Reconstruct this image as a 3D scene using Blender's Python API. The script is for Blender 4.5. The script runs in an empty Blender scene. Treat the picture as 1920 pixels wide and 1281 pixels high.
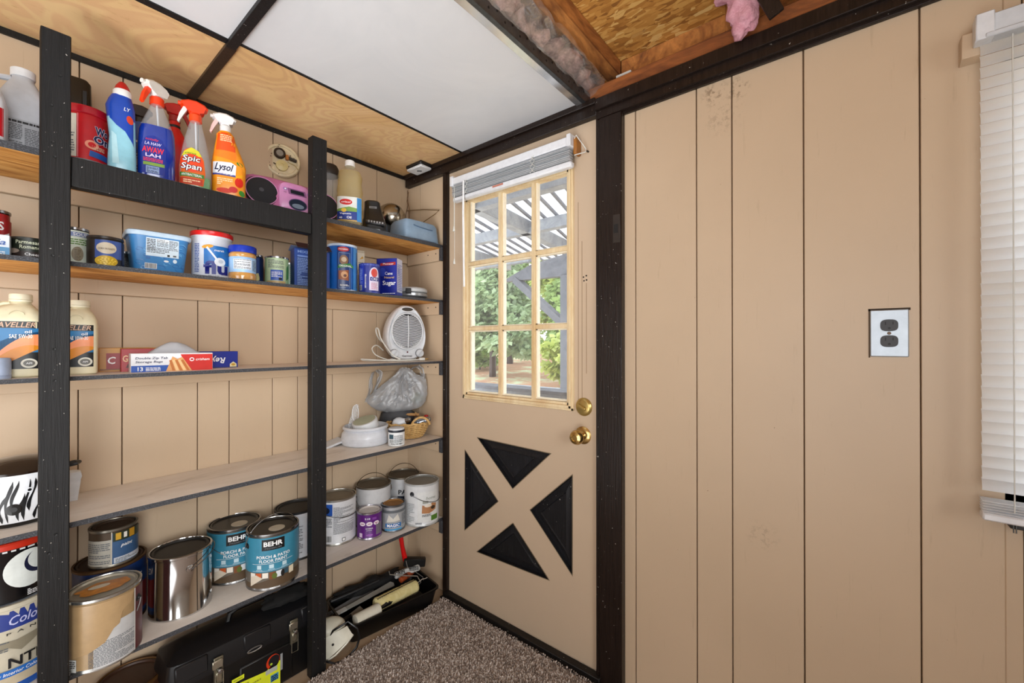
import bpy, bmesh, math, random
from mathutils import Vector, Matrix, noise
R = math.radians
random.seed(7)
SC = bpy.context.scene
COL = SC.collection

# ------------------------------------------------------------ camera, sky, lights, exposure
cam_d = bpy.data.cameras.new('camera'); cam = bpy.data.objects.new('camera', cam_d); COL.objects.link(cam)
cam.location = (0, 0, 1.215); cam.rotation_euler = (R(90.207), 0, R(39.097))
cam_d.sensor_width = 36; cam_d.lens = 783.4 * 36 / 1920; cam_d.clip_start = .02
SC.camera = cam
SC.view_settings.view_transform = 'Standard'; SC.view_settings.look = 'None'
SC.view_settings.gamma = 1; SC.view_settings.use_curve_mapping = False
SC.view_settings.exposure = 0.2
world = bpy.data.worlds.new('sky'); SC.world = world; world.use_nodes = True
wb = world.node_tree.nodes['Background']; wb.inputs[0].default_value = (.90, .95, 1, 1); wb.inputs[1].default_value = 3.5

def area_light(name, loc, target, sx, sy, watts, color=(1, 1, 1)):
    d = bpy.data.lights.new(name, 'AREA'); d.shape = 'RECTANGLE'; d.size = sx; d.size_y = sy; d.energy = watts; d.color = color
    o = bpy.data.objects.new(name, d); COL.objects.link(o); o.location = loc
    o.rotation_euler = (Vector(target) - Vector(loc)).to_track_quat('-Z', 'Y').to_euler()
    return o
area_light('rear_window_daylight', (.0, -2.5, 1.10), (-1.0, 1.4, .30), 2.4, 1.5, 36, (.97, .985, 1))
area_light('side_window_daylight', (1.82, -.45, 1.25), (-1.85, .60, .30), 1.8, 1.6, 16.5, (.96, .985, 1)).data.spread = R(72)
area_light('ceiling_fill_light', (-.35, -1.05, .40), (-1.05, .35, 2.1), 1.3, 1.3, 16.5, (.97, .985, 1)).data.spread = R(90)  # added unseen fill lamp, aimed upward to brighten the ceiling

# ------------------------------------------------------------ materials
MATS = {}
def lin(h):
    h = h.lstrip('#'); c = [int(h[i:i+2], 16) / 255 for i in (0, 2, 4)]
    return tuple((x / 12.92 if x <= .04045 else ((x + .055) / 1.055) ** 2.4) for x in c) + (1,)
def newmat(name):
    m = bpy.data.materials.new(name); m.use_nodes = True
    nt = m.node_tree; b = nt.nodes['Principled BSDF']
    return m, nt, b
def N(nt, t, **kw):
    n = nt.nodes.new(t)
    for k, v in kw.items():
        if k.startswith('i_'): n.inputs[k[2:].replace('_', ' ')].default_value = v
        else: setattr(n, k, v)
    return n
def coords(nt, scale=(1, 1, 1), rot=(0, 0, 0)):
    tc = N(nt, 'ShaderNodeTexCoord'); mp = N(nt, 'ShaderNodeMapping')
    mp.inputs['Scale'].default_value = scale; mp.inputs['Rotation'].default_value = rot
    nt.links.new(tc.outputs['Object'], mp.inputs[0]); return mp.outputs[0]
def ramp(nt, src, stops):
    r = N(nt, 'ShaderNodeValToRGB'); e = r.color_ramp.elements
    while len(e) < len(stops): e.new(.5)
    for k, (p, c) in enumerate(stops):
        e[k].position = p; e[k].color = lin(c) if isinstance(c, str) else c
    nt.links.new(src, r.inputs[0]); return r.outputs[0]
def mixc(nt, fac, a, b, mode='MIX'):
    mx = N(nt, 'ShaderNodeMix', data_type='RGBA', blend_type=mode)
    for s, v in ((0, fac), (6, a), (7, b)):
        if hasattr(v, 'links'): nt.links.new(v, mx.inputs[s])
        else: mx.inputs[s].default_value = v if s == 0 or not isinstance(v, str) else lin(v)
    return mx.outputs[2]
def noi(nt, co, scale, detail=4, rough=.6, dist=0):
    n = N(nt, 'ShaderNodeTexNoise'); n.inputs['Scale'].default_value = scale; n.inputs['Detail'].default_value = detail
    n.inputs['Roughness'].default_value = rough; n.inputs['Distortion'].default_value = dist
    nt.links.new(co, n.inputs['Vector']); return n.outputs[0]
def bump(nt, b, h, strength=.3, dist=.002):
    n = N(nt, 'ShaderNodeBump'); n.inputs['Strength'].default_value = strength; n.inputs['Distance'].default_value = dist
    nt.links.new(h, n.inputs['Height']); nt.links.new(n.outputs[0], b.inputs['Normal'])
def P(hexc, r=.5, met=0, coat=0, trans=0, alpha=1, var=.06, spec=.5):
    """a paint / plastic / metal of one colour with a faint procedural unevenness"""
    k = (hexc, r, met, coat, trans, alpha, var)
    if k in MATS: return MATS[k]
    m, nt, b = newmat('mat_' + hexc)
    co = coords(nt); n = noi(nt, co, 45, 3)
    c = tuple(x ** 1.22 for x in lin(hexc)[:3]); lo = tuple(x * (1 - var) for x in c[:3]) + (1,); hi = tuple(min(1, x * (1 + var)) for x in c[:3]) + (1,)
    nt.links.new(ramp(nt, n, ((.3, lo), (.7, hi))), b.inputs['Base Color'])
    b.inputs['Roughness'].default_value = r; b.inputs['Metallic'].default_value = met
    b.inputs['Coat Weight'].default_value = coat; b.inputs['Transmission Weight'].default_value = trans
    b.inputs['Alpha'].default_value = alpha; b.inputs['Specular IOR Level'].default_value = spec
    MATS[k] = m; return m

def mk_wall(name, col, dirty=True):
    m, nt, b = newmat(name); co = coords(nt)
    big = noi(nt, co, 2.2, 5); c = ramp(nt, big, ((.3, tuple(x * .93 for x in lin(col)[:3]) + (1,)), (.7, lin(col))))
    if dirty:
        st = coords(nt, (14, 14, 1.2)); s = noi(nt, st, 6, 5, .7)
        c = mixc(nt, ramp(nt, s, ((.62, (0, 0, 0, 1)), (.80, (.35, .35, .35, 1)))), c, '#8d7557')
        # scuffs high on the wall to the right of the door post
        tc = N(nt, 'ShaderNodeTexCoord')
        for (px, pz, rad) in ((-.327, 1.985, .045), (-.262, 1.975, .04), (-.30, 1.90, .07), (-.20, .66, .05)):
            d = N(nt, 'ShaderNodeVectorMath', operation='DISTANCE'); nt.links.new(tc.outputs['Object'], d.inputs[0]); d.inputs[1].default_value = (px, 1.39, pz)
            inv = N(nt, 'ShaderNodeMapRange'); inv.inputs[1].default_value = 0; inv.inputs[2].default_value = rad; inv.inputs[3].default_value = 1; inv.inputs[4].default_value = 0
            nt.links.new(d.outputs['Value'], inv.inputs[0])
            nn = noi(nt, co, 70, 6, .75); th = ramp(nt, nn, ((.50, (0, 0, 0, 1)), (.60, (1, 1, 1, 1))))
            mu = N(nt, 'ShaderNodeMath', operation='MULTIPLY'); nt.links.new(inv.outputs[0], mu.inputs[0]); nt.links.new(th, mu.inputs[1])
            m2 = N(nt, 'ShaderNodeMath', operation='MULTIPLY'); nt.links.new(mu.outputs[0], m2.inputs[0]); m2.inputs[1].default_value = .9 if rad < .05 else .35
            c = mixc(nt, m2.outputs[0], c, '#57462f')
        sp = noi(nt, co, 85, 2); c = mixc(nt, ramp(nt, sp, ((.77, (0, 0, 0, 1)), (.80, (.8, .8, .8, 1)))), c, '#6b5236')
    nt.links.new(c, b.inputs['Base Color']); b.inputs['Roughness'].default_value = .42
    bump(nt, b, noi(nt, coords(nt, (1, 1, .25)), 60, 4), .12, .002)
    return m
WALL = mk_wall('beige_paint', 'c7af93')
DOORP = mk_wall('beige_door_paint', 'c9b298', False)
GROOVE = P('8a6c4e', .8)

def mk_blackwood(name, col='151414', specks=True, r=.5):
    m, nt, b = newmat(name); co = coords(nt); g = noi(nt, coords(nt, (60, 60, 3)), 3, 6, .7)
    c = ramp(nt, g, ((.3, tuple(x * .6 for x in lin(col)[:3]) + (1,)), (.75, tuple(x * 1.9 for x in lin(col)[:3]) + (1,))))
    if specks:
        sp = noi(nt, co, 120, 2); c = mixc(nt, ramp(nt, sp, ((.735, (0, 0, 0, 1)), (.75, (1, 1, 1, 1)))), c, '#b7b2ab')
    nt.links.new(c, b.inputs['Base Color']); b.inputs['Roughness'].default_value = r; b.inputs['Specular IOR Level'].default_value = .3
    bump(nt, b, g, .5, .003); return m
BLACKW = mk_blackwood('black_painted_wood')
def mk_edge():
    m, nt, b = newmat('worn_black_edge'); n = noi(nt, coords(nt, (1, .6, 1)), 420, 4, .8)
    nt.links.new(ramp(nt, n, ((.35, '1b1b1e'), (.56, '3c3d42'), (.72, '8b8d91'))), b.inputs['Base Color']); b.inputs['Roughness'].default_value = .6
    bump(nt, b, n, .4, .002); return m
EDGEW = mk_edge()
TRIM = mk_blackwood('brown_black_trim', '1d1410', True, .3)

def mk_wood(name, a, bcol, scale=(1, 1, 1), rot=(0, 0, 0), s=4, dist=3, r=.6, dark=None):
    m, nt, b = newmat(name); co = coords(nt, scale, rot)
    n = noi(nt, co, s, 8, .6, dist); stops = ((.28, bcol), (.62, a)) if not dark else ((.25, dark), (.42, bcol), (.66, a))
    c = ramp(nt, n, stops)
    f = noi(nt, co, s * 14, 3); c = mixc(nt, .14, c, ramp(nt, f, ((.3, '3a2813'), (.7, 'ffe9c8'))), 'OVERLAY')
    nt.links.new(c, b.inputs['Base Color']); b.inputs['Roughness'].default_value = r
    bump(nt, b, n, .25, .002); return m
def mk_ply():
    m, nt, b = newmat('plywood'); co = coords(nt, (1, .55, 1), (0, 0, .35)); n = noi(nt, co, 2.3, 3, .55, .8)
    mu = N(nt, 'ShaderNodeMath', operation='MULTIPLY'); nt.links.new(n, mu.inputs[0]); mu.inputs[1].default_value = 170
    si = N(nt, 'ShaderNodeMath', operation='SINE'); nt.links.new(mu.outputs[0], si.inputs[0])
    mr = N(nt, 'ShaderNodeMapRange'); mr.inputs[1].default_value = -1; mr.inputs[2].default_value = 1; nt.links.new(si.outputs[0], mr.inputs[0])
    c = ramp(nt, n, ((.3, 'd0a876'), (.5, 'dcb788'), (.72, 'cda26e'))); c = mixc(nt, .10, c, ramp(nt, mr.outputs[0], ((.2, '6b4420'), (.8, 'fff0d0'))), 'OVERLAY')
    f = noi(nt, coords(nt, (3, 1, 1), (0, 0, .35)), 26, 5, .7); c = mixc(nt, ramp(nt, f, ((.58, (0, 0, 0, 1)), (.75, (.5, .5, .5, 1)))), c, '#a5743f')
    k = noi(nt, coords(nt), 5, 6, .75, 1.5); c = mixc(nt, ramp(nt, k, ((.66, (0, 0, 0, 1)), (.82, (.5, .5, .5, 1)))), c, '#8a5c2e')
    nt.links.new(c, b.inputs['Base Color']); b.inputs['Roughness'].default_value = .5; return m
PLY = mk_ply(); PLY_OLD = mk_wood('plywood', 'dcb98a', 'c39a66', (1.6, .75, 1), (0, 0, .5), 3.2, 4.5, .5)
RAWEDGE = mk_wood('raw_underside', 'e0a95e', 'b97c36', (1.3, .3, 1), (0, 0, 0), 10, 3, .7, '8a5520')
RAFTER = mk_wood('rafter_wood', 'c08040', '8a5424', (1, .25, 1), (0, 0, 0), 7, 3, .75, '54301a')
PLATE = mk_wood('plate_wood', '9c5c2a', '6d3b17', (.25, 1, 1), (0, 0, 0), 9, 3, .75, '351c0d')
TAN = mk_wood('tan_moulding', 'e6d3b0', 'cfb182', (1, 1, .2), (0, 0, 0), 9, 1, .5)
BLINDWOOD = mk_wood('small_wood_block', 'b0742f', '8a5520', (1, 1, 1), (0, 0, 0), 20, 1, .5)
WICK = mk_wood('wicker', 'd8b67c', 'ad8245', (3, 3, 3), (0, 0, 0), 30, 1, .6)

def mk_shelf():
    m, nt, b = newmat('shelf_cream'); co = coords(nt, (1, .3, 1)); n = noi(nt, co, 8, 8, .7, 1.5)
    c = ramp(nt, n, ((.24, 'b5a99c'), (.38, 'dacfc3'), (.7, 'e8dfd6')))
    d = noi(nt, coords(nt, (1, .35, 1)), 24, 5, .7, 2); c = mixc(nt, ramp(nt, d, ((.66, (0, 0, 0, 1)), (.76, (.7, .7, .7, 1)))), c, '#7d6e5d')
    nt.links.new(c, b.inputs['Base Color']); b.inputs['Roughness'].default_value = .55; bump(nt, b, n, .2, .002); return m
SHELFTOP = mk_shelf()
def mk_white_ceiling():
    m, nt, b = newmat('white_panel'); n = noi(nt, coords(nt), 3, 5, .6, 1)
    c = ramp(nt, n, ((.3, 'd3d4d6'), (.7, 'dededf')))
    sp = noi(nt, coords(nt), 60, 2); c = mixc(nt, ramp(nt, sp, ((.80, (0, 0, 0, 1)), (.82, (.7, .7, .7, 1)))), c, '#8a8a88')
    nt.links.new(c, b.inputs['Base Color']); b.inputs['Roughness'].default_value = .35; bump(nt, b, n, .1, .01); return m
WHITEP = mk_white_ceiling()
def mk_osb():
    m, nt, b = newmat('strand_board'); out = []
    dn = N(nt, 'ShaderNodeTexNoise'); dn.inputs['Scale'].default_value = 7; dn.inputs['Detail'].default_value = 4; nt.links.new(coords(nt), dn.inputs['Vector'])
    for rot, sc, of in ((.5, (1, 3.2, 1), 0), (1.9, (1, 2.8, 1), 5), (2.7, (1, 3.4, 1), 9)):
        v = N(nt, 'ShaderNodeTexVoronoi'); v.inputs['Scale'].default_value = 24
        ad = N(nt, 'ShaderNodeMix', data_type='RGBA', blend_type='LINEAR_LIGHT'); ad.inputs[0].default_value = .05
        nt.links.new(coords(nt, sc, (0, 0, rot)), ad.inputs[6]); nt.links.new(dn.outputs['Color'], ad.inputs[7]); nt.links.new(ad.outputs[2], v.inputs['Vector'])
        sep = N(nt, 'ShaderNodeSeparateColor'); nt.links.new(v.outputs['Color'], sep.inputs[0]); out.append((sep, ramp(nt, sep.outputs[0], ((0, '8a5822'), (.25, 'a8712f'), (.6, 'c08940'), (.9, 'd0a056'), (1, 'dcb570')))))
    c = mixc(nt, ramp(nt, out[0][0].outputs[1], ((.45, (0, 0, 0, 1)), (.47, (1, 1, 1, 1)))), out[0][1], out[1][1]); c = mixc(nt, ramp(nt, out[1][0].outputs[2], ((.60, (0, 0, 0, 1)), (.62, (1, 1, 1, 1)))), c, out[2][1])
    f = noi(nt, coords(nt), 5, 5, .7); c = mixc(nt, ramp(nt, f, ((.55, (0, 0, 0, 1)), (.75, (.6, .6, .6, 1)))), c, '#5b3716')
    nt.links.new(c, b.inputs['Base Color']); b.inputs['Roughness'].default_value = .7; bump(nt, b, out[0][0].outputs[0], .6, .004); return m
OSB = mk_osb()
def mk_carpet(rand=False):
    m, nt, b = newmat('carpet_tufts' if rand else 'carpet'); co = coords(nt)
    if rand:
        g = N(nt, 'ShaderNodeNewGeometry'); src = g.outputs['Random Per Island']
    else: src = noi(nt, co, 220, 3, .8)
    c = ramp(nt, src, ((.15, '7d6f66'), (.5, 'ac9d92'), (.85, 'd3c7be')))
    nt.links.new(c, b.inputs['Base Color']); b.inputs['Roughness'].default_value = .95; b.inputs['Specular IOR Level'].default_value = .1
    return m
CARPET = mk_carpet(); TUFT = mk_carpet(True)
def mk_fluff(name, a, bb):
    m, nt, b = newmat(name); n = noi(nt, coords(nt), 26, 8, .7, 1)
    nt.links.new(ramp(nt, n, ((.3, bb), (.6, a))), b.inputs['Base Color']); b.inputs['Roughness'].default_value = 1; b.inputs['Specular IOR Level'].default_value = 0
    bump(nt, b, noi(nt, coords(nt), 120, 6, .8), 1, .006); return m
PINK = mk_fluff('pink_fibre', 'f6bcc8', 'e29aaa'); DPINK = mk_fluff('old_fibre', 'e0b4a6', '86665a')
def mk_clear(name, tint='ffffff', clear=.9, rough=.02):
    """thin clear sheet: mostly transparent with a surface gloss"""
    m = bpy.data.materials.new(name); m.use_nodes = True; nt = m.node_tree; nt.nodes.clear()
    o = N(nt, 'ShaderNodeOutputMaterial'); t = N(nt, 'ShaderNodeBsdfTransparent'); t.inputs[0].default_value = lin(tint)
    g = N(nt, 'ShaderNodeBsdfPrincipled'); g.inputs['Base Color'].default_value = lin(tint); g.inputs['Roughness'].default_value = rough
    n = noi(nt, coords(nt), 12, 4); r_ = N(nt, 'ShaderNodeMapRange'); r_.inputs[3].default_value = 1 - clear - .03; r_.inputs[4].default_value = 1 - clear + .03
    nt.links.new(n, r_.inputs[0]); mx = N(nt, 'ShaderNodeMixShader'); nt.links.new(r_.outputs[0], mx.inputs[0])
    nt.links.new(t.outputs[0], mx.inputs[1]); nt.links.new(g.outputs[0], mx.inputs[2]); nt.links.new(mx.outputs[0], o.inputs[0]); return m
def mk_film(name, tint, clear, gloss, rough):
    m = bpy.data.materials.new(name); m.use_nodes = True; nt = m.node_tree; nt.nodes.clear()
    o = N(nt, 'ShaderNodeOutputMaterial'); t = N(nt, 'ShaderNodeBsdfTransparent'); d = N(nt, 'ShaderNodeBsdfDiffuse'); d.inputs[0].default_value = lin(tint)
    g = N(nt, 'ShaderNodeBsdfAnisotropic'); g.inputs['Roughness'].default_value = rough; g.inputs[0].default_value = (.9, .9, .9, 1)
    n = noi(nt, coords(nt), 25, 5); r_ = N(nt, 'ShaderNodeMapRange'); r_.inputs[3].default_value = gloss * .5; r_.inputs[4].default_value = gloss * 1.5; nt.links.new(n, r_.inputs[0])
    bu = N(nt, 'ShaderNodeBump'); bu.inputs['Strength'].default_value = .5; bu.inputs['Distance'].default_value = .004; nt.links.new(noi(nt, coords(nt), 45, 3), bu.inputs['Height']); nt.links.new(bu.outputs[0], g.inputs['Normal'])
    a = N(nt, 'ShaderNodeMixShader'); a.inputs[0].default_value = 1 - clear; nt.links.new(t.outputs[0], a.inputs[1]); nt.links.new(d.outputs[0], a.inputs[2])
    b = N(nt, 'ShaderNodeMixShader'); nt.links.new(r_.outputs[0], b.inputs[0]); nt.links.new(a.outputs[0], b.inputs[1]); nt.links.new(g.outputs[0], b.inputs[2]); nt.links.new(b.outputs[0], o.inputs[0]); return m
GLASS = mk_clear('window_glass', 'ffffff', .95, .02)
FILM = mk_film('plastic_film', 'dcd8d4', .86, .20, .22)
BAGM = mk_film('grey_bag_film', 'bfc1c4', .42, .07, .32)
CLEARP = mk_clear('clear_plastic', 'f4f6f8', .84, .06)
OILM = mk_clear('oil_in_bottle', 'faf2cc', .86, .06)
def mk_translucent(name, col, f=.5):
    m = bpy.data.materials.new(name); m.use_nodes = True; nt = m.node_tree; nt.nodes.clear()
    o = N(nt, 'ShaderNodeOutputMaterial'); t = N(nt, 'ShaderNodeBsdfTranslucent'); p = N(nt, 'ShaderNodeBsdfPrincipled')
    c = ramp(nt, noi(nt, coords(nt), 8, 3), ((.3, tuple(x * .96 for x in lin(col)[:3]) + (1,)), (.7, lin(col))))
    nt.links.new(c, t.inputs[0]); nt.links.new(c, p.inputs['Base Color']); p.inputs['Roughness'].default_value = .35
    mx = N(nt, 'ShaderNodeMixShader'); mx.inputs[0].default_value = f
    nt.links.new(p.outputs[0], mx.inputs[1]); nt.links.new(t.outputs[0], mx.inputs[2]); nt.links.new(mx.outputs[0], o.inputs[0]); return m
SLAT = mk_translucent('blind_slat_white', 'f8f9fa', .86)
ROOFP = mk_translucent('roof_sheet', 'f2f2f4', .75)
LEAF = mk_translucent('leaf_green', 'a9c27c', .45); LEAF2 = mk_translucent('leaf_bluegreen', 'b0c49c', .45); LEAF3 = mk_translucent('leaf_lime', 'c3d078', .45)
TIN = P('b9b9bb', .22, 1, var=.04); STEEL = P('d4d4d4', .10, 1, var=.02); DARKTIN = P('55534f', .4, .8)
GALV = P('6d7072', .38, .8, var=.25); SHINY = P('e4e6e8', .2, .9)
BRASS = P('d6bb82', .26, 1); WHITE = P('e6e7ea', .4); OFFW = P('d9d8d2', .45); CREAM = P('e3dcc4', .4)
BLK = P('131314', .4); BLKG = P('0d0d0f', .22, coat=.3); DGREY = P('3a3a3c', .5); GREYM = P('8f9295', .5); WIRE = P('8b8b8b', .3, .9)
RED = P('c4171c', .35); ORANGE = P('ee4e1c', .35); BLUE = P('1f3f9c', .35); NAVY = P('1b2560', .4); YEL = P('f0c419', .4); GREEN = P('2f8a3a', .4)
INK = P('1b1b1e', .5); INKW = P('f2f2f2', .5); INKG = P('6f7276', .5); PAPER = P('e9e8e4', .5)
LOWBR = P('4b2f1d', .5)

# ------------------------------------------------------------ mesh builder
class MB:
    def __init__(s): s.bm = bmesh.new(); s.mats = []
    def mi(s, m):
        if m not in s.mats: s.mats.append(m)
        return s.mats.index(m)
    def box(s, c, d, m, M=None, bev=0):
        r = bmesh.ops.create_cube(s.bm, size=1); vs = r['verts']
        for v in vs: v.co = Vector((v.co.x * d[0], v.co.y * d[1], v.co.z * d[2]))
        fs = list({f for v in vs for f in v.link_faces})
        i = s.mi(m)
        for f in fs: f.material_index = i
        if bev:
            es = list({e for v in vs for e in v.link_edges})
            rr = bmesh.ops.bevel(s.bm, geom=es, offset=bev, segments=1, affect='EDGES', profile=.5)
            vs = list({v for f in rr['faces'] for v in f.verts} | {v for v in vs if v.is_valid})
            fs = list({f for v in vs for f in v.link_faces})
            for f in fs: f.material_index = i
        T = Matrix.Translation(c) @ (M if M else Matrix())
        for v in vs: v.co = T @ v.co
        return fs
    def span(s, a, b, m, bev=0):
        return s.box([(a[i] + b[i]) / 2 for i in range(3)], [abs(b[i] - a[i]) for i in range(3)], m, None, bev)
    def rings(s, rings, m, caps=(True, True), closed=True):
        vv = [[s.bm.verts.new(p) for p in r] for r in rings]; n = len(rings[0])
        ms = m if isinstance(m, (list, tuple)) else [m] * (len(rings) - 1)
        for a in range(len(vv) - 1):
            i = s.mi(ms[a])
            for k in range(n if closed else n - 1):
                k2 = (k + 1) % n
                try:
                    f = s.bm.faces.new((vv[a][k], vv[a][k2], vv[a + 1][k2], vv[a + 1][k])); f.material_index = i
                except ValueError: pass
        if caps[0] and closed: f = s.bm.faces.new(list(reversed(vv[0]))); f.material_index = s.mi(ms[0])
        if caps[1] and closed: f = s.bm.faces.new(vv[-1]); f.material_index = s.mi(ms[-1])
    def lathe(s, prof, m, M=None, seg=32, caps=(True, True)):
        M = M or Matrix(); T = 2 * math.pi / seg
        s.rings([[M @ Vector((max(p[0], 1e-5) * math.cos(k * T), max(p[0], 1e-5) * math.sin(k * T), p[1])) for k in range(seg)] for p in prof],
                [p[2] if len(p) > 2 else m for p in prof[1:]], caps)
    def loft(s, secs, m, seg=40, M=None, caps=(True, True)):
        M = M or Matrix(); rs = []
        for q in secs:
            z, rx, ry = q[:3]; cx, cy, n = (list(q[3:]) + [0, 0, 2][len(q) - 3:])[:3]
            ring = []
            for k in range(seg):
                t = 2 * math.pi * k / seg; c, sn = math.cos(t), math.sin(t)
                ring.append(M @ Vector((cx + rx * math.copysign(abs(c) ** (2 / n), c), cy + ry * math.copysign(abs(sn) ** (2 / n), sn), z)))
            rs.append(ring)
        s.rings(rs, m, caps)
    def tube(s, pts, r, m, seg=7, closed=False):
        pts = [Vector(p) for p in pts]; n = len(pts); rs = []; up = None
        for i, p in enumerate(pts):
            d = (pts[(i + 1) % n] - pts[i - 1]) if (closed or 0 < i < n - 1) else (pts[1] - pts[0] if i == 0 else pts[-1] - pts[-2])
            d.normalize()
            if up is None: up = d.orthogonal()
            up = (up - d * up.dot(d)); up = up.normalized() if up.length > 1e-6 else d.orthogonal().normalized()
            sd = d.cross(up); rr = r[i] if isinstance(r, (list, tuple)) else r
            rs.append([p + (up * math.cos(2 * math.pi * k / seg) + sd * math.sin(2 * math.pi * k / seg)) * rr for k in range(seg)])
        if closed: rs.append(rs[0])
        s.rings(rs, m, (not closed, not closed))
    def plate(s, poly, y0, y1, m, M=None, bev=0):
        """polygon in the local xz plane, thickened from y0 (front) to y1"""
        M = M or Matrix(); i = s.mi(m)
        a = [s.bm.verts.new(M @ Vector((x, y0, z))) for x, z in poly]; b = [s.bm.verts.new(M @ Vector((x, y1, z))) for x, z in poly]
        fs = [s.bm.faces.new(a), s.bm.faces.new(list(reversed(b)))]; n = len(poly)
        for k in range(n): fs.append(s.bm.faces.new((a[(k + 1) % n], a[k], b[k], b[(k + 1) % n])))
        for f in fs: f.material_index = i
        if bev:
            es = list({e for f in fs[:2] for e in f.edges}); r = bmesh.ops.bevel(s.bm, geom=es, offset=bev, segments=1, affect='EDGES', profile=.5)
            for f in r['faces']: f.material_index = i
    def sheet(s, fn, nu, nv, m):
        vv = [[s.bm.verts.new(fn(i / nu, j / nv)) for i in range(nu + 1)] for j in range(nv + 1)]; k = s.mi(m)
        for j in range(nv):
            for i in range(nu):
                f = s.bm.faces.new((vv[j][i], vv[j][i + 1], vv[j + 1][i + 1], vv[j + 1][i])); f.material_index = k
    def done(s, name, parent=None, kind=None, fix=True, sharp=.65):
        bm = s.bm
        if fix: bmesh.ops.recalc_face_normals(bm, faces=bm.faces)
        for f in bm.faces: f.smooth = True
        for e in bm.edges:
            if len(e.link_faces) == 2 and e.calc_face_angle(0) > sharp: e.smooth = False
        me = bpy.data.meshes.new(name); bm.to_mesh(me); bm.free()
        for m in s.mats: me.materials.append(m)
        o = bpy.data.objects.new(name, me); COL.objects.link(o)
        if parent: o.parent = parent
        if kind: o['kind'] = kind
        return o
def tag(o, label, cat, group=None):
    o['label'] = label; o['category'] = cat
    if group: o['group'] = group
    return o
def thing(name, label, cat, loc=(0, 0, 0), turn=0, group=None, tilt=None):
    """an Empty at the thing's base; turn 0 has its front looking out of the shelves into the room"""
    o = bpy.data.objects.new(name, None); o.empty_display_size = .05; COL.objects.link(o); o.location = loc
    o.rotation_euler = (tilt[0] if tilt else 0, tilt[1] if tilt else 0, R(90 + turn)); return tag(o, label, cat, group)
def face(x, y): return math.degrees(math.atan2(-y, -x))
def structure(mb, name, parent=None): return mb.done(name, parent, 'structure' if parent is None else None)

# ------------------------------------------------------------ flat print: polygons and lettering wrapped on a surface
TXT = {}
def text_polys(body, shear=0, bold=0):
    k = (body, shear, bold)
    if k not in TXT:
        cu = bpy.data.curves.new('t', 'FONT'); cu.body = body; cu.size = 1; cu.shear = shear; cu.offset = bold; cu.resolution_u = 2
        ob = bpy.data.objects.new('t', cu); me = bpy.data.meshes.new_from_object(ob)
        vs = [(v.co.x, v.co.y) for v in me.vertices]; fs = [tuple(p.vertices) for p in me.polygons]
        x0, x1 = min(v[0] for v in vs), max(v[0] for v in vs); y0, y1 = min(v[1] for v in vs), max(v[1] for v in vs)
        TXT[k] = ([((x - (x0 + x1) / 2), (y - (y0 + y1) / 2)) for x, y in vs], fs, x1 - x0, y1 - y0)
        bpy.data.objects.remove(ob); bpy.data.curves.remove(cu); bpy.data.meshes.remove(me)
    return TXT[k]
class Art:
    def __init__(s): s.v = []; s.f = []; s.mats = []
    def add(s, vs, fs, m, L):
        if m not in s.mats: s.mats.append(m)
        b = len(s.v); s.v += [(x, y, L) for x, y in vs]; s.f += [(tuple(b + i for i in f), s.mats.index(m)) for f in fs]
    def poly(s, pts, m, L=0): s.add(pts, [tuple(range(len(pts)))], m, L)
    def rect(s, x0, y0, x1, y1, m, L=0): s.poly([(x0, y0), (x1, y0), (x1, y1), (x0, y1)], m, L)
    def ell(s, cx, cy, rx, ry, m, L=0, n=24, rot=0):
        c, t = math.cos(rot), math.sin(rot)
        s.poly([(cx + rx * math.cos(a) * c - ry * math.sin(a) * t, cy + rx * math.cos(a) * t + ry * math.sin(a) * c) for a in [2 * math.pi * k / n for k in range(n)]], m, L)
    def text(s, body, cx, cy, w, h, m, L=2, shear=0, bold=.01, rot=0):
        vs, fs, tw, th = text_polys(body, shear, bold); c, t = math.cos(rot), math.sin(rot)
        q = [(x * w / tw, y * h / th) for x, y in vs]
        s.add([(cx + x * c - y * t, cy + x * t + y * c) for x, y in q], fs, m, L)
    def lines(s, x0, y0, x1, y1, n, m, L=2, fill=.5):
        """rows of small print too fine to read"""
        st = (y1 - y0) / n
        for i in range(n):
            y = y0 + i * st; x = x0
            while x < x1 - .0015:
                w = random.uniform(.003, .011); w = min(w, x1 - x)
                s.rect(x, y, x + w, y + st * fill, m, L); x += w + .0012
                if random.random() < .06: break
    def barcode(s, x0, y0, x1, y1, L=2):
        s.rect(x0, y0, x1, y1, INKW, L); x = x0 + .001
        while x < x1 - .001:
            w = random.uniform(.0004, .0012); s.rect(x, y0 + .001, x + w, y1 - .001, INK, L + 1); x += w + random.uniform(.0004, .001)
    def build(s, mapper, parent, name='label', step=None, off=.0006, lay=.00035, vstep=None):
        bm = bmesh.new(); vv = [bm.verts.new(p) for p in s.v]
        for f, i in s.f:
            try: q = bm.faces.new([vv[k] for k in f]); q.material_index = i
            except ValueError: pass
        for ax, st in ((0, step), (1, vstep)):
            if not st or not s.v: continue
            lo, hi = min(p[ax] for p in s.v), max(p[ax] for p in s.v); x = lo + st
            while x < hi:
                bmesh.ops.bisect_plane(bm, geom=bm.verts[:] + bm.edges[:] + bm.faces[:], plane_co=(x, 0, 0) if ax == 0 else (0, x, 0), plane_no=(1, 0, 0) if ax == 0 else (0, 1, 0), dist=1e-6); x += st
        for v in bm.verts: v.co = Vector(mapper(v.co.x, v.co.y, off + v.co.z * lay))
        for f in bm.faces: f.smooth = True
        me = bpy.data.meshes.new(name); bm.to_mesh(me); bm.free()
        for m in s.mats: me.materials.append(m)
        o = bpy.data.objects.new(name, me); COL.objects.link(o); o.parent = parent; return o
def cylmap(r): return lambda u, v, o: ((r + o) * math.sin(u / r), -(r + o) * math.cos(u / r), v)
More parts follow.
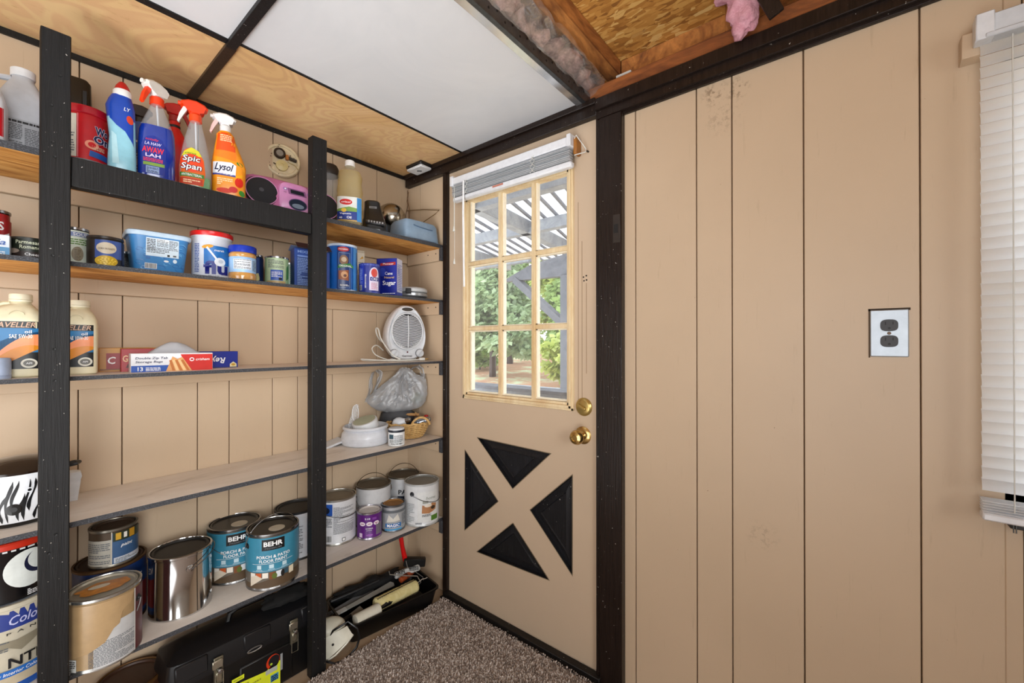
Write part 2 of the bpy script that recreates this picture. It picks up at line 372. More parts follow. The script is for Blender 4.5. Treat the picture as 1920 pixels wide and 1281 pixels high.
def planemap(d): return lambda u, v, o: (u, -d - o, v)
def sidemap(d): return lambda u, v, o: (d + o, u, v)          # the right-hand side of a box
def loftmap(secs):
    def f(u, v, o):
        k = 0
        while k < len(secs) - 2 and secs[k + 1][0] < v: k += 1
        a, b = secs[k], secs[k + 1]; t = min(1, max(0, (v - a[0]) / max(1e-6, b[0] - a[0])))
        A = list(a[3:]) + [0, 0, 2][len(a) - 3:]; B = list(b[3:]) + [0, 0, 2][len(b) - 3:]
        g = lambda i, X, Y: X[i] + (Y[i] - X[i]) * t
        rx, ry, cx, cy, n = g(1, a, b), g(2, a, b), g(0, A, B), g(1, A, B), g(2, A, B)
        q = min(.985, abs(u - cx) / rx)
        return (cx + math.copysign(q * rx, u - cx), cy - ry * (1 - q ** n) ** (1 / n) - o, v)
    return f

# ------------------------------------------------------------ setting
LX, DY, CZ = -1.85, 1.39, 2.10                       # left wall, door wall, ceiling
fl = MB(); fl.span((LX - .1, -2.7, -.12), (2.0, 1.6, -.012), P('b9a38a', .6)); FLOOR = structure(fl, 'floor')
cp = MB(); cp.span((-1.512, -2.6, -.012), (1.9, 1.345, 0), CARPET); carpet = cp.done('carpet', FLOOR)
# carpet pile where it can be seen
tb = bmesh.new(); rnd = random.Random(3)
def tuft(x, y):
    h = rnd.uniform(.004, .009); r = rnd.uniform(.0022, .0036); a = rnd.uniform(0, 6.28); dx, dy = rnd.uniform(-.003, .003), rnd.uniform(-.003, .003)
    b = [tb.verts.new((x + r * math.cos(a + k * 1.571), y + r * math.sin(a + k * 1.571), -.001)) for k in range(4)]
    t = [tb.verts.new((x + dx + r * .75 * math.cos(a + .6 + k * 1.571), y + dy + r * .75 * math.sin(a + .6 + k * 1.571), h)) for k in range(4)]
    for k in range(4): tb.faces.new((b[k], b[(k + 1) % 4], t[(k + 1) % 4], t[k]))
    tb.faces.new(t)
y = .62
while y < 1.345:
    x = -1.51 + (rnd.random() - .5) * .006
    while x < -.62:
        tuft(x + rnd.uniform(-.002, .002), y + rnd.uniform(-.002, .002)); x += .0062
    y += .0062
me = bpy.data.meshes.new('carpet_pile'); tb.to_mesh(me); tb.free(); me.materials.append(TUFT)
o = bpy.data.objects.new('carpet_pile', me); COL.objects.link(o); o.parent = FLOOR; o['kind'] = 'stuff'
s_ = MB()                                            # worn fringe of the carpet edge beside the shelves
s_.tube([(-1.514 + .004 * math.sin(i * 1.9) + .012 * max(0, (.85 - (.6 + i * .03)) * 3), .6 + i * .03, -.004) for i in range(25)], .006, P('6d5e54', .95), 6)
s_.done('carpet_edge', FLOOR)

# left wall: dark backing and painted boards of uneven width with grooves between
wl = MB(); wl.span((LX - .12, -2.7, -.1), (LX - .014, 1.6, 2.14), GROOVE); WL = structure(wl, 'wall_left')
def board(parent, boxes, name='board'):
    b = MB()
    for a, c in boxes: b.span(a, c, WALL, .0014)
    return b.done(name, parent)
ys = [-2.6, -2.3, -2.05, -1.9, -1.7, -1.45, -1.2, -1.0, -.8, -.55, -.35, -.21, -.05, .157, .257, .46, .56, .714, .815, .97, 1.2, 1.395]
for a, b in zip(ys, ys[1:]): board(WL, [((LX - .015, a + .0013, -.01), (LX, b - .0013, 2.095))])

# door wall
DXL, DXR, DZ = -1.523, -.720, 2.045
wb_ = MB()
for a, c in (((LX - .1, 1.404, -.1), (-1.535, 1.5, 2.10)), ((-.71, 1.404, -.1), (.262, 1.5, 2.10)), ((1.12, 1.404, -.1), (2.0, 1.5, 2.10)),
             ((-1.54, 1.404, 2.05), (-.70, 1.5, 2.10)), ((.26, 1.404, -.1), (1.13, 1.5, .86)), ((.26, 1.404, 1.86), (1.13, 1.5, 2.10))): wb_.span(a, c, GROOVE)
WB = structure(wb_, 'wall_back'); g = .0013
for a, b in ((LX, -1.748), (-1.748, -1.552), (-.625, -.579), (-.579, -.379), (-.379, -.278), (-.278, -.101), (-.101, .128), (1.12, 1.33), (1.33, 1.6), (1.6, 1.9)):
    board(WB, [((a + g, DY, -.01), (b - g, 1.405, 2.095))])
board(WB, [((.128 + g, DY, -.01), (.26, 1.405, 2.095)), ((.26, DY, -.01), (.287 - g, 1.405, .855)), ((.26, DY, 1.865), (.287 - g, 1.405, 2.095))])
for a, b in ((.287, .49), (.49, .70), (.70, .92), (.92, 1.12)):
    board(WB, [((a + g, DY, -.01), (b - g, 1.405, .855)), ((a + g, DY, 1.865), (b - g, 1.405, 2.095))])
# rest of the room, behind and right of the camera: walls with window openings
REAR = P('d8d4cc', .6)
def holed(name, fixed, lo, hi, hole, axis, t=.1):
    b = MB(); (u0, u1), (z0, z1) = hole
    for p, q in (((lo, -.1), (u0, 2.4)), ((u1, -.1), (hi, 2.4)), ((u0, -.1), (u1, z0)), ((u0, z1), (u1, 2.4))):
        if axis == 'y': b.span((p[0], fixed, p[1]), (q[0], fixed + t, q[1]), REAR)
        else: b.span((fixed, p[0], p[1]), (fixed + t, q[0], q[1]), REAR)
    return structure(b, name)
holed('wall_front', -2.72, LX - .1, 2.0, ((-.3, .6), (.95, 1.75)), 'y')
holed('wall_right', 1.9, -2.72, 1.5, ((-.95, -.15), (.95, 1.75)), 'x')

# dark trims
def trim(name, boxes, m=TRIM, bev=.002):
    b = MB()
    for a, c in boxes: b.span(a, c, m, bev)
    return structure(b, name)
trim('trim_1', [((LX + .012, 1.362, 2.04), (-.715, DY, 2.10)), ((LX + .012, 1.350, 2.078), (-.715, 1.37, 2.10))])                    # over the door
trim('trim_2', [((-.716, 1.364, 2.024), (1.9, DY, 2.094)), ((-.716, 1.352, 2.052), (1.9, 1.37, 2.094)), ((-.716, 1.376, 2.016), (1.9, DY, 2.03))])
trim('trim_3', [((-.722, 1.372, -.01), (-.70, DY + .02, 2.04)), ((-.703, 1.362, -.01), (-.618, DY + .02, 2.022))])                    # post right of the door
trim('trim_4', [((-1.553, 1.372, -.01), (-1.524, 1.44, 2.045))])
sm = MB(); sm.span((-.650, 1.3605, 1.565), (-.622, 1.366, 1.665), P('3a2f27', .5), .001); sm.span((-.646, 1.3597, 1.60), (-.630, 1.3615, 1.63), P('15100d', .6)); sm.done('strike_plate', bpy.data.objects['trim_3'])
trim('trim_5', [((LX, -2.6, 2.083), (LX + .011, 1.355, 2.10))], BLACKW, .001)                                                       # where left wall meets ceiling
trim('baseboard_back', [((-1.53, 1.352, -.01), (-.70, 1.385, .016)), ((-1.53, 1.335, -.012), (-.70, 1.356, .004))], mk_blackwood('threshold_black', '120e0c', True, .5))

# ceiling: plywood over the shelves, white panels, dark battens, open bay by the door post
CE = MB(); CE.span((LX - .1, -2.7, 2.262), (2.0, 1.56, 2.29), OSB); CEIL = structure(CE, 'ceiling')
def cpart(name, boxes, m, bev=.001):
    b = MB()
    for a, c in boxes: b.span(a, c, m, bev)
    return b.done(name, CEIL)
cpart('plywood_panel', [((LX - .01, -2.6, CZ), (-1.424, .428, CZ + .008))], PLY); cpart('plywood_panel', [((LX - .01, .442, CZ), (-1.405, 1.392, CZ + .008))], PLY)
cpart('white_panel', [((-1.412, -2.6, CZ + .001), (-.79, .425, CZ + .008))], WHITEP); cpart('white_panel', [((-1.400, .445, CZ + .001), (-.785, 1.392, CZ + .008))], WHITEP)
cpart('batten', [((-1.428, .420, CZ - .012), (-.75, .446, CZ + .002))], BLACKW); cpart('batten', [((LX, .421, CZ - .010), (-1.428, .449, CZ + .002))], mk_blackwood('brown_batten', '2a1c12', False, .4))
cpart('batten', [((-1.428, -2.6, CZ - .004), (-1.406, .42, CZ + .003))], BLACKW); cpart('batten', [((-1.409, .449, CZ - .002), (-1.398, 1.37, CZ + .003))], BLACKW)
cpart('metal_channel', [((-.790, -1.5, CZ - .006), (-.764, 1.385, CZ))], SHINY, .0008)
ch = cpart('channel_face', [((-.766, -1.5, CZ - .006), (-.750, 1.385, CZ + .038))], GALV, .001)
hb = MB()
for i in range(22): hb.lathe([(.0034, 0), (.0034, .002)], BLK, Matrix.Translation((-.7505, .62 + i * .034, CZ + .012 + (i % 2) * .012)) @ Matrix.Rotation(R(90), 4, 'Y'), 8)
hb.done('punched_hole', CEIL, 'stuff')
cpart('rafter', [((-.716, -2.6, 2.205), (-.662, 1.455, 2.262))], RAFTER, .003)
for x in (-.2, .5, 1.1): cpart('rafter', [((x + .25, -2.6, 2.205), (x + .30, .75, 2.262))], RAFTER, .003)
cpart('top_plate', [((LX - .1, 1.383, CZ + .001), (1.95, 1.448, 2.158))], PLATE, .003)
cpart('rim_board', [((-.662, 1.455, 2.178), (1.95, 1.49, 2.262))], RAFTER, .003)
cpart('blocking', [((-.300, 1.41, 2.160), (-.262, 1.454, 2.262))], RAFTER, .003); cpart('blocking', [((-.52, 1.415, 2.159), (-.42, 1.452, 2.175))], PLATE, .003)
cpart('eave_board', [((LX - .1, 1.50, 2.09), (1.95, 1.55, 2.262))], RAFTER)
st = MB(); st.box((-.182, 1.290, 2.155), (.036, .012, .15), TRIM, Matrix.Rotation(R(-24), 4, 'Y') @ Matrix.Rotation(R(8), 4, 'X'), .001); st.done('batten', CEIL)
mb = MB(); mb.span((-.655, 1.400, 2.159), (-.60, 1.430, 2.176), P('c9c7c1', .4)); mb.done('paper_scrap', CEIL)

def lump(mb, c, r, m, sub=3, amp=.25, fr=14, seed=0):
    q = bmesh.ops.create_icosphere(mb.bm, subdivisions=sub, radius=1); k = mb.mi(m)
    for v in q['verts']:
        d = v.co.normalized(); p = Vector((d.x * r[0], d.y * r[1], d.z * r[2])); n_ = noise.noise((p + Vector((seed, 0, 0))) * fr) + .5 * noise.noise((p + Vector((0, seed, 0))) * fr * 2.7)
        v.co = p * (1 + amp * n_) + Vector(c)
    for f in {f for v in q['verts'] for f in v.link_faces}: f.material_index = k
ins = MB(); lump(ins, (-.235, 1.325, 2.165), (.042, .03, .085), PINK, 4, .35, 34, 1); lump(ins, (-.225, 1.32, 2.225), (.080, .045, .04), PINK, 4, .4, 30, 2); lump(ins, (-.118, 1.33, 2.195), (.042, .03, .045), PINK, 4, .45, 34, 5)
tag(ins.done('insulation_batt', fix=False, sharp=3), 'ragged pink fibreglass insulation hanging from the open ceiling above the beige wall', 'insulation')
ins = MB()
for i in range(9): lump(ins, (-.875 + .02 * (i % 2), .62 + i * .09, 2.185), (.13, .085, .060), DPINK, 3, .45, 24, i)
tag(ins.done('insulation_batt', fix=False, sharp=3), 'dirty brownish pink insulation packed behind the plastic film over the white ceiling panel', 'insulation')
def film(u, v):
    y = .72 + u * .66; b = math.sin(math.pi * v)
    top = 2.232 - .045 * u - .035 * (noise.noise((u * 9, 3, 0)) + .3)
    p = Vector((-.748 + .055 * v + .025 * b, y, 2.125 + (top - 2.125) * v))
    return p + Vector((.012 * noise.noise((u * 14, v * 6, 1)), .01 * noise.noise((u * 10, v * 5, 4)), .012 * noise.noise((u * 16, v * 7, 8))))
pf = MB(); pf.sheet(film, 60, 14, FILM)
def flap(u, v):
    return Vector((-.735 + .02 * u + .012 * noise.noise((u * 5, v * 9, 3)), .70 + .16 * u + .03 * v, 2.245 - .13 * v * (1 - .3 * u) + .01 * noise.noise((u * 7, v * 7, 2))))
pf.sheet(flap, 12, 16, FILM)
tag(pf.done('plastic_sheet', fix=False, sharp=1.2), 'crumpled clear plastic vapour film stapled along the metal ceiling channel', 'plastic sheet')

# ------------------------------------------------------------ door
D1 = bpy.data.objects.new('door_1', None); COL.objects.link(D1); D1['kind'] = 'structure'; D1.location = (0, 0, 0)
WX0, WX1, WZ0, WZ1 = -1.405, -.838, .975, 1.885
sl = MB()
for a, c in (((DXL, DY, .93), (WX0, 1.43, DZ)), ((WX1, DY, .93), (DXR, 1.43, DZ)), ((WX0, DY, .93), (WX1, 1.43, WZ0)), ((WX0, DY, WZ1), (WX1, 1.43, DZ))): sl.span(a, c, DOORP)
sl.span((DXL, 1.415, .012), (DXR, 1.43, .93), DOORP)
TRI = [[(-1.338, .783), (-.926, .776), (-1.125, .590)], [(-1.416, .714), (-1.205, .518), (-1.418, .329)], [(-.829, .714), (-1.035, .525), (-.830, .321)], [(-1.124, .448), (-1.341, .255), (-.934, .267)]]
bm = sl.bm; k = sl.mi(DOORP); edges = []
for loop in [[(DXL, .012), (DXR, .012), (DXR, .93), (DXL, .93)]] + TRI:
    vs = [bm.verts.new((x, DY, z)) for x, z in loop]
    edges += [bm.edges.new((vs[i], vs[(i + 1) % len(vs)])) for i in range(len(vs))]
r = bmesh.ops.triangle_fill(bm, use_beauty=True, edges=edges)
for f in r['geom']:
    if isinstance(f, bmesh.types.BMFace): f.material_index = k
sl.done('door_slab', D1, fix=False)
DBLK = mk_blackwood('door_panel_black', '17171a', True, .3); SCRATCH = P('8b7c66', .6)
for t in TRI:
    b = MB(); cx = sum(p[0] for p in t) / 3; cz = sum(p[1] for p in t) / 3
    area = abs((t[1][0] - t[0][0]) * (t[2][1] - t[0][1]) - (t[2][0] - t[0][0]) * (t[1][1] - t[0][1])) / 2
    per = sum(math.dist(t[i], t[(i + 1) % 3]) for i in range(3)); inr = 2 * area / per
    def sc(d, y): return [Vector((cx + (x - cx), y, z)) for x, z in t] if d == 0 else [Vector((ix + (x - ix) * (1 - d / inr), y, iz + (z - iz) * (1 - d / inr))) for x, z in t]
    la = [math.dist(t[1], t[2]), math.dist(t[2], t[0]), math.dist(t[0], t[1])]
    ix = sum(la[i] * t[i][0] for i in range(3)) / per; iz = sum(la[i] * t[i][1] for i in range(3)) / per
    b.rings([sc(0, DY - .001), sc(.003, DY - .001), sc(.005, DY + .016), sc(.010, DY + .016), sc(.034, DY + .006), sc(.037, DY + .011)], [SCRATCH, DBLK, DBLK, DBLK, DBLK], (False, False))
    bm = b.bm; bm.verts.ensure_lookup_table(); f = bm.faces.new(bm.verts[-3:]); f.material_index = b.mi(DBLK)
    b.done('triangle_panel', D1)
wf = MB(); o_ = (-1.424, .955, -.822, 1.905)
for d, y in ((0, DY - .008), (.009, DY - .014), (.020, DY - .006)):
    x0, z0, x1, z1 = o_[0] + d, o_[1] + d, o_[2] - d, o_[3] - d; t = .011
    for a, c in (((x0, y, z0), (x0 + t, DY + .03, z1)), ((x1 - t, y, z0), (x1, DY + .03, z1)), ((x0, y, z0), (x1, DY + .03, z0 + t)), ((x0, y, z1 - t), (x1, DY + .03, z1))): wf.span(a, c, TAN, .0015)
wf.done('window_frame', D1)
LITE = P('efe6d2', .4); MX = (-1.196, -1.015); MZ = (1.281, 1.583)
def muntin(a, c, vert):
    b = MB(); b.span(a, c, TAN, .002)
    for s in (-1, 1):                                  # pale glazing lip either side
        if vert: b.span((((a[0] + c[0]) / 2 + s * .0125) - .003, DY + .006, a[2]), (((a[0] + c[0]) / 2 + s * .0125) + .003, DY + .024, c[2]), LITE)
        else: b.span((a[0], DY + .006, ((a[2] + c[2]) / 2 + s * .0115) - .0025), (c[0], DY + .024, ((a[2] + c[2]) / 2 + s * .0115) + .0025), LITE)
    b.done('muntin', D1)
for x in MX: muntin((x - .0095, DY - .004, WZ0), (x + .0095, DY + .026, WZ1), True)
for z in MZ: muntin((WX0, DY - .003, z - .009), (WX1, DY + .025, z + .009), False)
gx = (WX0, MX[0], MX[1], WX1); gz = (WZ0, MZ[0], MZ[1], WZ1); gl = None
for i in range(3):
    for j in range(3):
        b = MB(); b.span((gx[i] + .004, DY + .018, gz[j] + .004), (gx[i + 1] - .004, DY + .021, gz[j + 1] - .004), GLASS); b.done('pane', D1)
lip = MB()
for a, c in (((WX0 + .022, DY + .004, WZ0 + .022), (WX0 + .030, DY + .026, WZ1)), ((WX1 - .016, DY + .004, WZ0 + .012), (WX1 - .010, DY + .026, WZ1)), ((WX0 + .01, DY + .004, WZ0 + .012), (WX1 - .01, DY + .026, WZ0 + .018))): lip.span(a, c, LITE)
lip.done('glazing_lip', D1)
Ry = Matrix.Rotation(R(90), 4, 'X')                    # lathe axis -> pointing out of the door (-y)
b = MB(); b.lathe([(.001, 0), (.033, 0), (.033, .003), (.028, .007), (.016, .009), (.012, .014), (.012, .030), (.018, .034), (.026, .042), (.027, .052), (.022, .062), (.012, .066), (.010, .063), (.001, .063)], BRASS, Matrix.Translation((-.784, DY, .868)) @ Ry); b.done('door_knob', D1)
b = MB(); b.lathe([(.001, 0), (.034, 0), (.034, .004), (.029, .010), (.025, .012), (.001, .013)], P('c9b277', .3, .8), Matrix.Translation((-.780, DY, .975)) @ Ry)
b.box((-.780, DY - .018, .975), (.034, .012, .010), P('c9b277', .3, .8), Matrix.Rotation(R(25), 4, 'Y'), .002); b.done('deadbolt', D1)
b = MB()
for dx, dz in ((0, 0), (.012, .004), (.002, -.014), (.013, -.012)): b.lathe([(.003, 0), (.003, .0015)], BLK, Matrix.Translation((-.782 + dx, DY - .0003, 1.463 + dz)) @ Ry, 8)
b.done('screw_hole', D1)
b = MB()
for x, z0, z1 in ((-.806, .98, 1.75), (-.790, .99, 1.6), (-.771, 1.10, 1.44)): b.span((x, DY - .0004, z0), (x + .0016, DY + .001, z1), P('927956', .7))
b.done('paint_ridge', D1)

# raised mini blind on the door
bd = thing('door_blind', 'raised white mini blind bunched above the nine pane door window', 'blind', (0, 0, 0), -90)
def bx(name, boxes, m, parent, bev=.001):
    b = MB()
    for a, c in boxes: b.span(a, c, m, bev)
    return b.done(name, parent)
bx('headrail', [((-1.452, 1.335, 1.952), (-.808, 1.372, 1.985))], WHITE, bd, .003)
for x in (-1.457, -.822): bx('bracket', [((x, 1.330, 1.946), (x + .018, 1.389, 1.992))], WHITE, bd, .002)
b = MB()
for i in range(15): b.box((-1.130, 1.352 - .004 * (i % 2), 1.948 - i * .0035), (.636, .026, .0013), SLAT if i % 3 else P('a9adb1', .4), Matrix.Rotation(R(3 * math.sin(i * 2.3)), 4, 'X'))
b.done('slat_stack', bd, 'stuff')
bx('bottom_rail', [((-1.446, 1.338, 1.872), (-.806, 1.366, 1.894))], WHITE, bd, .005)
b = MB(); b.tube([(-1.362, 1.328, 1.95), (-1.362, 1.326, 1.80), (-1.360, 1.33, 1.470)], .0045, P('f0f0f0', .25), 8); b.done('tilt_wand', bd)
b = MB(); b.tube([(-1.434, 1.337, 1.945), (-1.4345, 1.337, 1.75)], .0011, OFFW, 5); b.tube([(-1.430, 1.337, 1.945), (-1.432, 1.338, 1.60)], .0011, OFFW, 5); b.done('pull_cord', bd)
for x, z in ((-1.4345, 1.735), (-1.432, 1.582)): b = MB(); b.lathe([(.002, .024), (.003, .020), (.006, .002), (.005, 0)], OFFW, Matrix.Translation((x, 1.337, z)), 10); b.done('tassel', bd)
for x in (-1.36, -.985):
    b = MB()
    for dx in (0, .010): b.tube([(x + dx + .008 * math.sin(q * 2.1 + dx * 300), 1.333, 1.955 - q * .008) for q in range(9)], .0012, OFFW, 5)
    b.done('ladder_cord', bd)
b = MB(); a = Art(); a.rect(-1.195, 1.881, -1.135, 1.889, P('c98a7a', .5)); a.build(lambda u, v, o: (u, 1.3375 - o, v), bd, 'sticker'); b.bm.free()
b = MB(); b.span((-.806, 1.352, 1.920), (-.791, 1.389, 1.985), BLINDWOOD, .004); b.done('end_block', bd)
b = MB(); b.tube([(-.798, 1.350, 1.975), (-.79, 1.348, 1.985), (-.762, 1.372, 1.935), (-.765, 1.375, 1.925), (-.80, 1.352, 1.915)], .002, OFFW, 6); b.lathe([(.004, 0), (.003, .012)], DARKTIN, Matrix.Translation((-.762, 1.392, 1.93)) @ Ry, 8); b.done('cord_hook', bd)

# ------------------------------------------------------------ right-hand window with lowered blind
wn = MB()
for a, c in (((.262, 1.41, .86), (.30, 1.47, 1.86)), ((1.08, 1.41, .86), (1.12, 1.47, 1.86)), ((.262, 1.41, 1.82), (1.12, 1.47, 1.86)), ((.262, 1.41, .86), (1.12, 1.47, .90)), ((.262, 1.42, 1.34), (1.12, 1.46, 1.38))): wn.span(a, c, OFFW, .002)
W1 = structure(wn, 'window_1')
for z0, z1 in ((.90, 1.34), (1.38, 1.82)): b = MB(); b.span((.30, 1.437, z0), (1.08, 1.441, z1), GLASS); b.done('pane', W1)
bx('window_stool', [((.262, 1.366, .818), (1.13, 1.42, .842))], P('3b3634', .5), W1, .002)
b = MB(); b.tube([(.266, 1.362, .828), (.266, 1.360, .812), (.270, 1.360, .812), (.270, 1.362, .828)], .0012, DARKTIN, 5); b.done('hook', W1)
wbd = thing('window_blind', 'white slatted blind lowered over the bright window right of the outlet', 'blind', (0, 0, 0), -90)
bx('mounting_block', [((.192, 1.352, 1.846), (.226, 1.3895, 1.900))], WALL, wbd, .001)
bx('bracket', [((.208, 1.318, 1.862), (.236, 1.352, 1.918))], P('dfe1e4', .3), wbd, .002)
bx('headrail', [((.222, 1.322, 1.866), (1.17, 1.362, 1.912)), ((.222, 1.316, 1.862), (1.17, 1.322, 1.872))], P('d3d6da', .3), wbd, .002)
me_s = None
for i in range(39):
    z = 1.858 - i * .0247
    if z < .885: break
    if me_s is None:
        b = MB(); pr = [(-.0138, .0), (-.007, .0022), (0, .003), (.007, .0022), (.0138, 0)]
        A = Matrix.Rotation(R(74), 4, 'X')
        b.rings([[A @ Vector((x, py, pz)) for py, pz in pr] + [A @ Vector((x, py, pz - .0007)) for py, pz in reversed(pr)] for x in (-.465, -.155, .155, .465)], SLAT); s0 = b.done('slat', wbd); me_s = s0.data; so = s0
    else: so = s0.copy(); COL.objects.link(so); so.parent = wbd
    so.location = (.218 + .465, 1.344, z - .008)
bx('bottom_rail', [((.217, 1.330, .836), (1.15, 1.360, .852))], WHITE, wbd, .003)
b = MB()
for i in range(5): b.box((.218 + .465, 1.345, .856 + i * .0055), (.932, .027, .0016), SLAT, Matrix.Rotation(R(4), 4, 'X'))
b.done('slat_stack', wbd, 'stuff')
b = MB(); b.tube([(.262, 1.331, 1.86), (.262, 1.331, .862)], .0012, OFFW, 5); b.done('ladder_cord', wbd)

# outlet
ot = thing('wall_outlet', 'metal duplex electrical outlet plate set in the beige board wall', 'outlet', (.072, DY, 1.239), -90)
b = MB(); b.box((0, -.003, 0), (.0715, .006, .116), P('b4bac0', .35, .45), None, .002); b.done('cover_plate', ot)
for z in (.0195, -.0195):
    b = MB(); b.loft([(0, .0165, .0145, 0, 0, 3), (.003, .0165, .0145, 0, 0, 3)], P('4c4c50', .5), 28, Matrix.Translation((0, -.006, z)) @ Ry); rc = b.done('receptacle', ot)
    a = Art(); a.rect(-.008, z + .001, -.0058, z + .009, INK); a.rect(.0058, z + .002, .008, z + .009, INK); a.ell(0, z - .007, .0028, .0028, INK, 0, 12); a.build(planemap(.009), ot, 'slots')
b = MB(); b.lathe([(.004, 0), (.0035, .002), (.001, .0022)], P('6d5a4c', .4, .6), Matrix.Translation((0, -.006, 0)) @ Ry, 12); b.done('screw', ot)
b = MB(); b.box((0, .0003, .059), (.078, .002, .006), P('4a3a2a', .8)); b.box((-.037, .0003, 0), (.003, .002, .122), P('6b5740', .8)); b.done('cutout_edge', ot)

# ------------------------------------------------------------ outside: porch and trees
PG = mk_wood('weathered_grey', 'a3aab2', '848c96', (1, 1, 1), (0, 0, 0), 5, 2, .8)
PGD = mk_wood('weathered_dark', '7b8089', '666b75', (1, 1, 1), (0, 0, 0), 5, 2, .8)
pg = thing('porch_roof', 'grey timber porch roof with pale sheeting seen through the door window', 'porch', (0, 0, 0), -90)
def pbx(name, a, c, m, M=None):
    b = MB()
    if M is None: b.span(a, c, m, .004)
    else: b.box(a, c, m, M, .004)
    return b.done(name, pg)
for y0 in (2.02, 2.72): pbx('purlin', (-5.2, y0 - .035, 2.10), (.1, y0 + .035, 2.19), PG)
pbx('purlin', (-5.2, 3.5, 2.07), (-2.62, 3.56, 2.11), PG)
for x in (-4.1, -3.0, -1.98, -.95, .0): pbx('rafter', (x - .08, 2.7, 2.155), (.08, 2.5, .11), PG, Matrix.Rotation(R(8), 4, 'Z'))
pbx('house_beam', (-5.2, 1.62, 2.06), (.1, 1.70, 2.20), PG)
i = 0; x = -5.0
while x < -.35:
    b = MB(); b.box((x, 2.85, 2.222), (.088, 2.7, .010), ROOFP, Matrix.Rotation(R(17), 4, 'Z')); b.done('roof_strip', pg)
    b = MB(); b.box((x + .055, 2.85, 2.212), (.020, 2.7, .024), PGD, Matrix.Rotation(R(17), 4, 'Z')); b.done('roof_rib', pg); x += .112
b = MB(); b.plate([(-3.06, 1.905), (-1.0, 1.865), (-1.0, 2.13), (-2.2, 2.11), (-2.66, 2.05)], 3.58, 3.66, PGD); b.done('beam', pg)
pbx('post', (-2.272, 3.56, -.3), (-2.10, 3.68, 1.90), PGD)
b = MB(); b.tube([(-2.88, 3.61, 1.915), (-2.27, 3.61, 1.42)], .052, PGD, 4); b.done('brace', pg)
rl = thing('porch_ledge', 'low grey board ledge just outside the door window', 'railing', (0, 0, 0), -90)
bx('cap_board', [((-3.0, 1.95, .925), (.2, 2.09, .945))], PGD, rl, .003); bx('face_board', [((-3.0, 1.97, .55), (.2, 1.99, .925))], PG, rl, .003)
bx('cap_board', [((-3.2, 3.60, .70), (-1.6, 3.75, .74))], PG, rl, .003); bx('face_board', [((-3.2, 3.62, .2), (-1.6, 3.65, .70))], PG, rl, .003)
for x in (-2.6, -1.5, -.4): bx('post', [((x, 2.0, -.3), (x + .08, 2.08, .925))], PGD, rl)
m, nt, pb = newmat('yard'); n = noi(nt, coords(nt), .9, 6, .7); nt.links.new(ramp(nt, n, ((.30, '8fa06c'), (.42, 'c2ccaa'), (.52, 'b58a6e'), (.8, '98745a'))), pb.inputs['Base Color']); pb.inputs['Roughness'].default_value = 1
def yard_z(x, y): return -.35 + .85 * min(1, max(0, (y - 2.2) / 3.2)) + .35 * min(1, max(0, (y - 5.4) / 6)) + .03 * max(0, y - 11) + .06 * noise.noise((x * .6, y * .6, 0))
b = MB(); b.sheet(lambda u, v: Vector((-45 + u * 60, 1.65 + 50 * v ** 1.6, yard_z(-45 + u * 60, 1.65 + 50 * v ** 1.6))), 90, 70, m); gnd = b.done('ground', None, 'structure')
def tree(x, y, h, rad, leaf, label, seed, dens=1.0, conifer=True):
    rn = random.Random(seed); t = thing('tree', label, 'tree', (x, y, yard_z(x, y) - .05), -90, None)
    b = MB(); b.tube([(0, 0, 0), (.03, 0, h * .5), (0, .02, h * .96)], [.09 * h / 5, .06 * h / 5, .012], LOWBR, 7); b.done('trunk', t)
    br = MB(); fb = bmesh.new()
    for i in range(int(34 * dens)):
        z = h * (.17 + .80 * (i + .5) / (34 * dens)); a = i * 2.4 + rn.random(); L = rad * (1.05 - (z / h) * .85 if conifer else math.sin(math.pi * min(1, .2 + .75 * z / h))) * rn.uniform(.75, 1.1)
        e = Vector((math.cos(a) * L, math.sin(a) * L, z - (.18 * L if conifer else -.2 * L))); br.tube([(0, 0, z), e * .5 + Vector((0, 0, z * .5 + .04)), e], [.02, .014, .004], LOWBR, 4)
        for q in range(int(210 * dens)):
            s = rn.uniform(.15, 1.0) ** .7; p = Vector((0, 0, z)).lerp(e, s) + Vector((rn.gauss(0, .13), rn.gauss(0, .13), rn.gauss(0, .08))) * (rad / 1.5)
            d = Vector((rn.uniform(-1, 1), rn.uniform(-1, 1), rn.uniform(-.8, .4))).normalized(); w = d.orthogonal().normalized(); l = rn.uniform(.07, .15) * (1 + h / 16)
            fb.faces.new([fb.verts.new(p - w * .024), fb.verts.new(p + d * l * .5 - w * .04), fb.verts.new(p + d * l), fb.verts.new(p + d * l * .5 + w * .045)])
    br.done('branches', t, 'stuff'); me = bpy.data.meshes.new('foliage'); fb.to_mesh(me); fb.free(); me.materials.append(leaf)
    o = bpy.data.objects.new('foliage', me); COL.objects.link(o); o.parent = t; o['kind'] = 'stuff'
tree(-5.45, 6.1, 4.0, .92, LEAF2, 'blue green conifer filling the left column of door panes', 1, 1.8)
tree(-3.75, 6.5, 3.4, .74, LEAF, 'mid green conifer behind the middle column of door panes', 2, 1.8)
tree(-5.0, 8.3, 4.6, .85, LEAF3, 'lime green leafy tree behind the porch brace', 3, 1.7, False)
tree(-6.9, 8.4, 5.0, .95, LEAF, 'tall green tree second from the left beyond the porch', 4, 1.7)
tree(-8.9, 8.6, 5.6, .95, LEAF3, 'pale leafy tree furthest left beyond the porch', 9, 1.6, False)
tree(-6.7, 11.4, 6.2, 1.15, LEAF3, 'pale yellow green tree far behind the conifers', 5, 1.6, False)
tree(-9.4, 11.6, 6.4, 1.2, LEAF2, 'blue green tree in the third row, left of the lime trees', 10, 1.6)
tree(-12.2, 11.8, 6.4, 1.2, LEAF, 'broad green tree at the far left of the third row', 11)
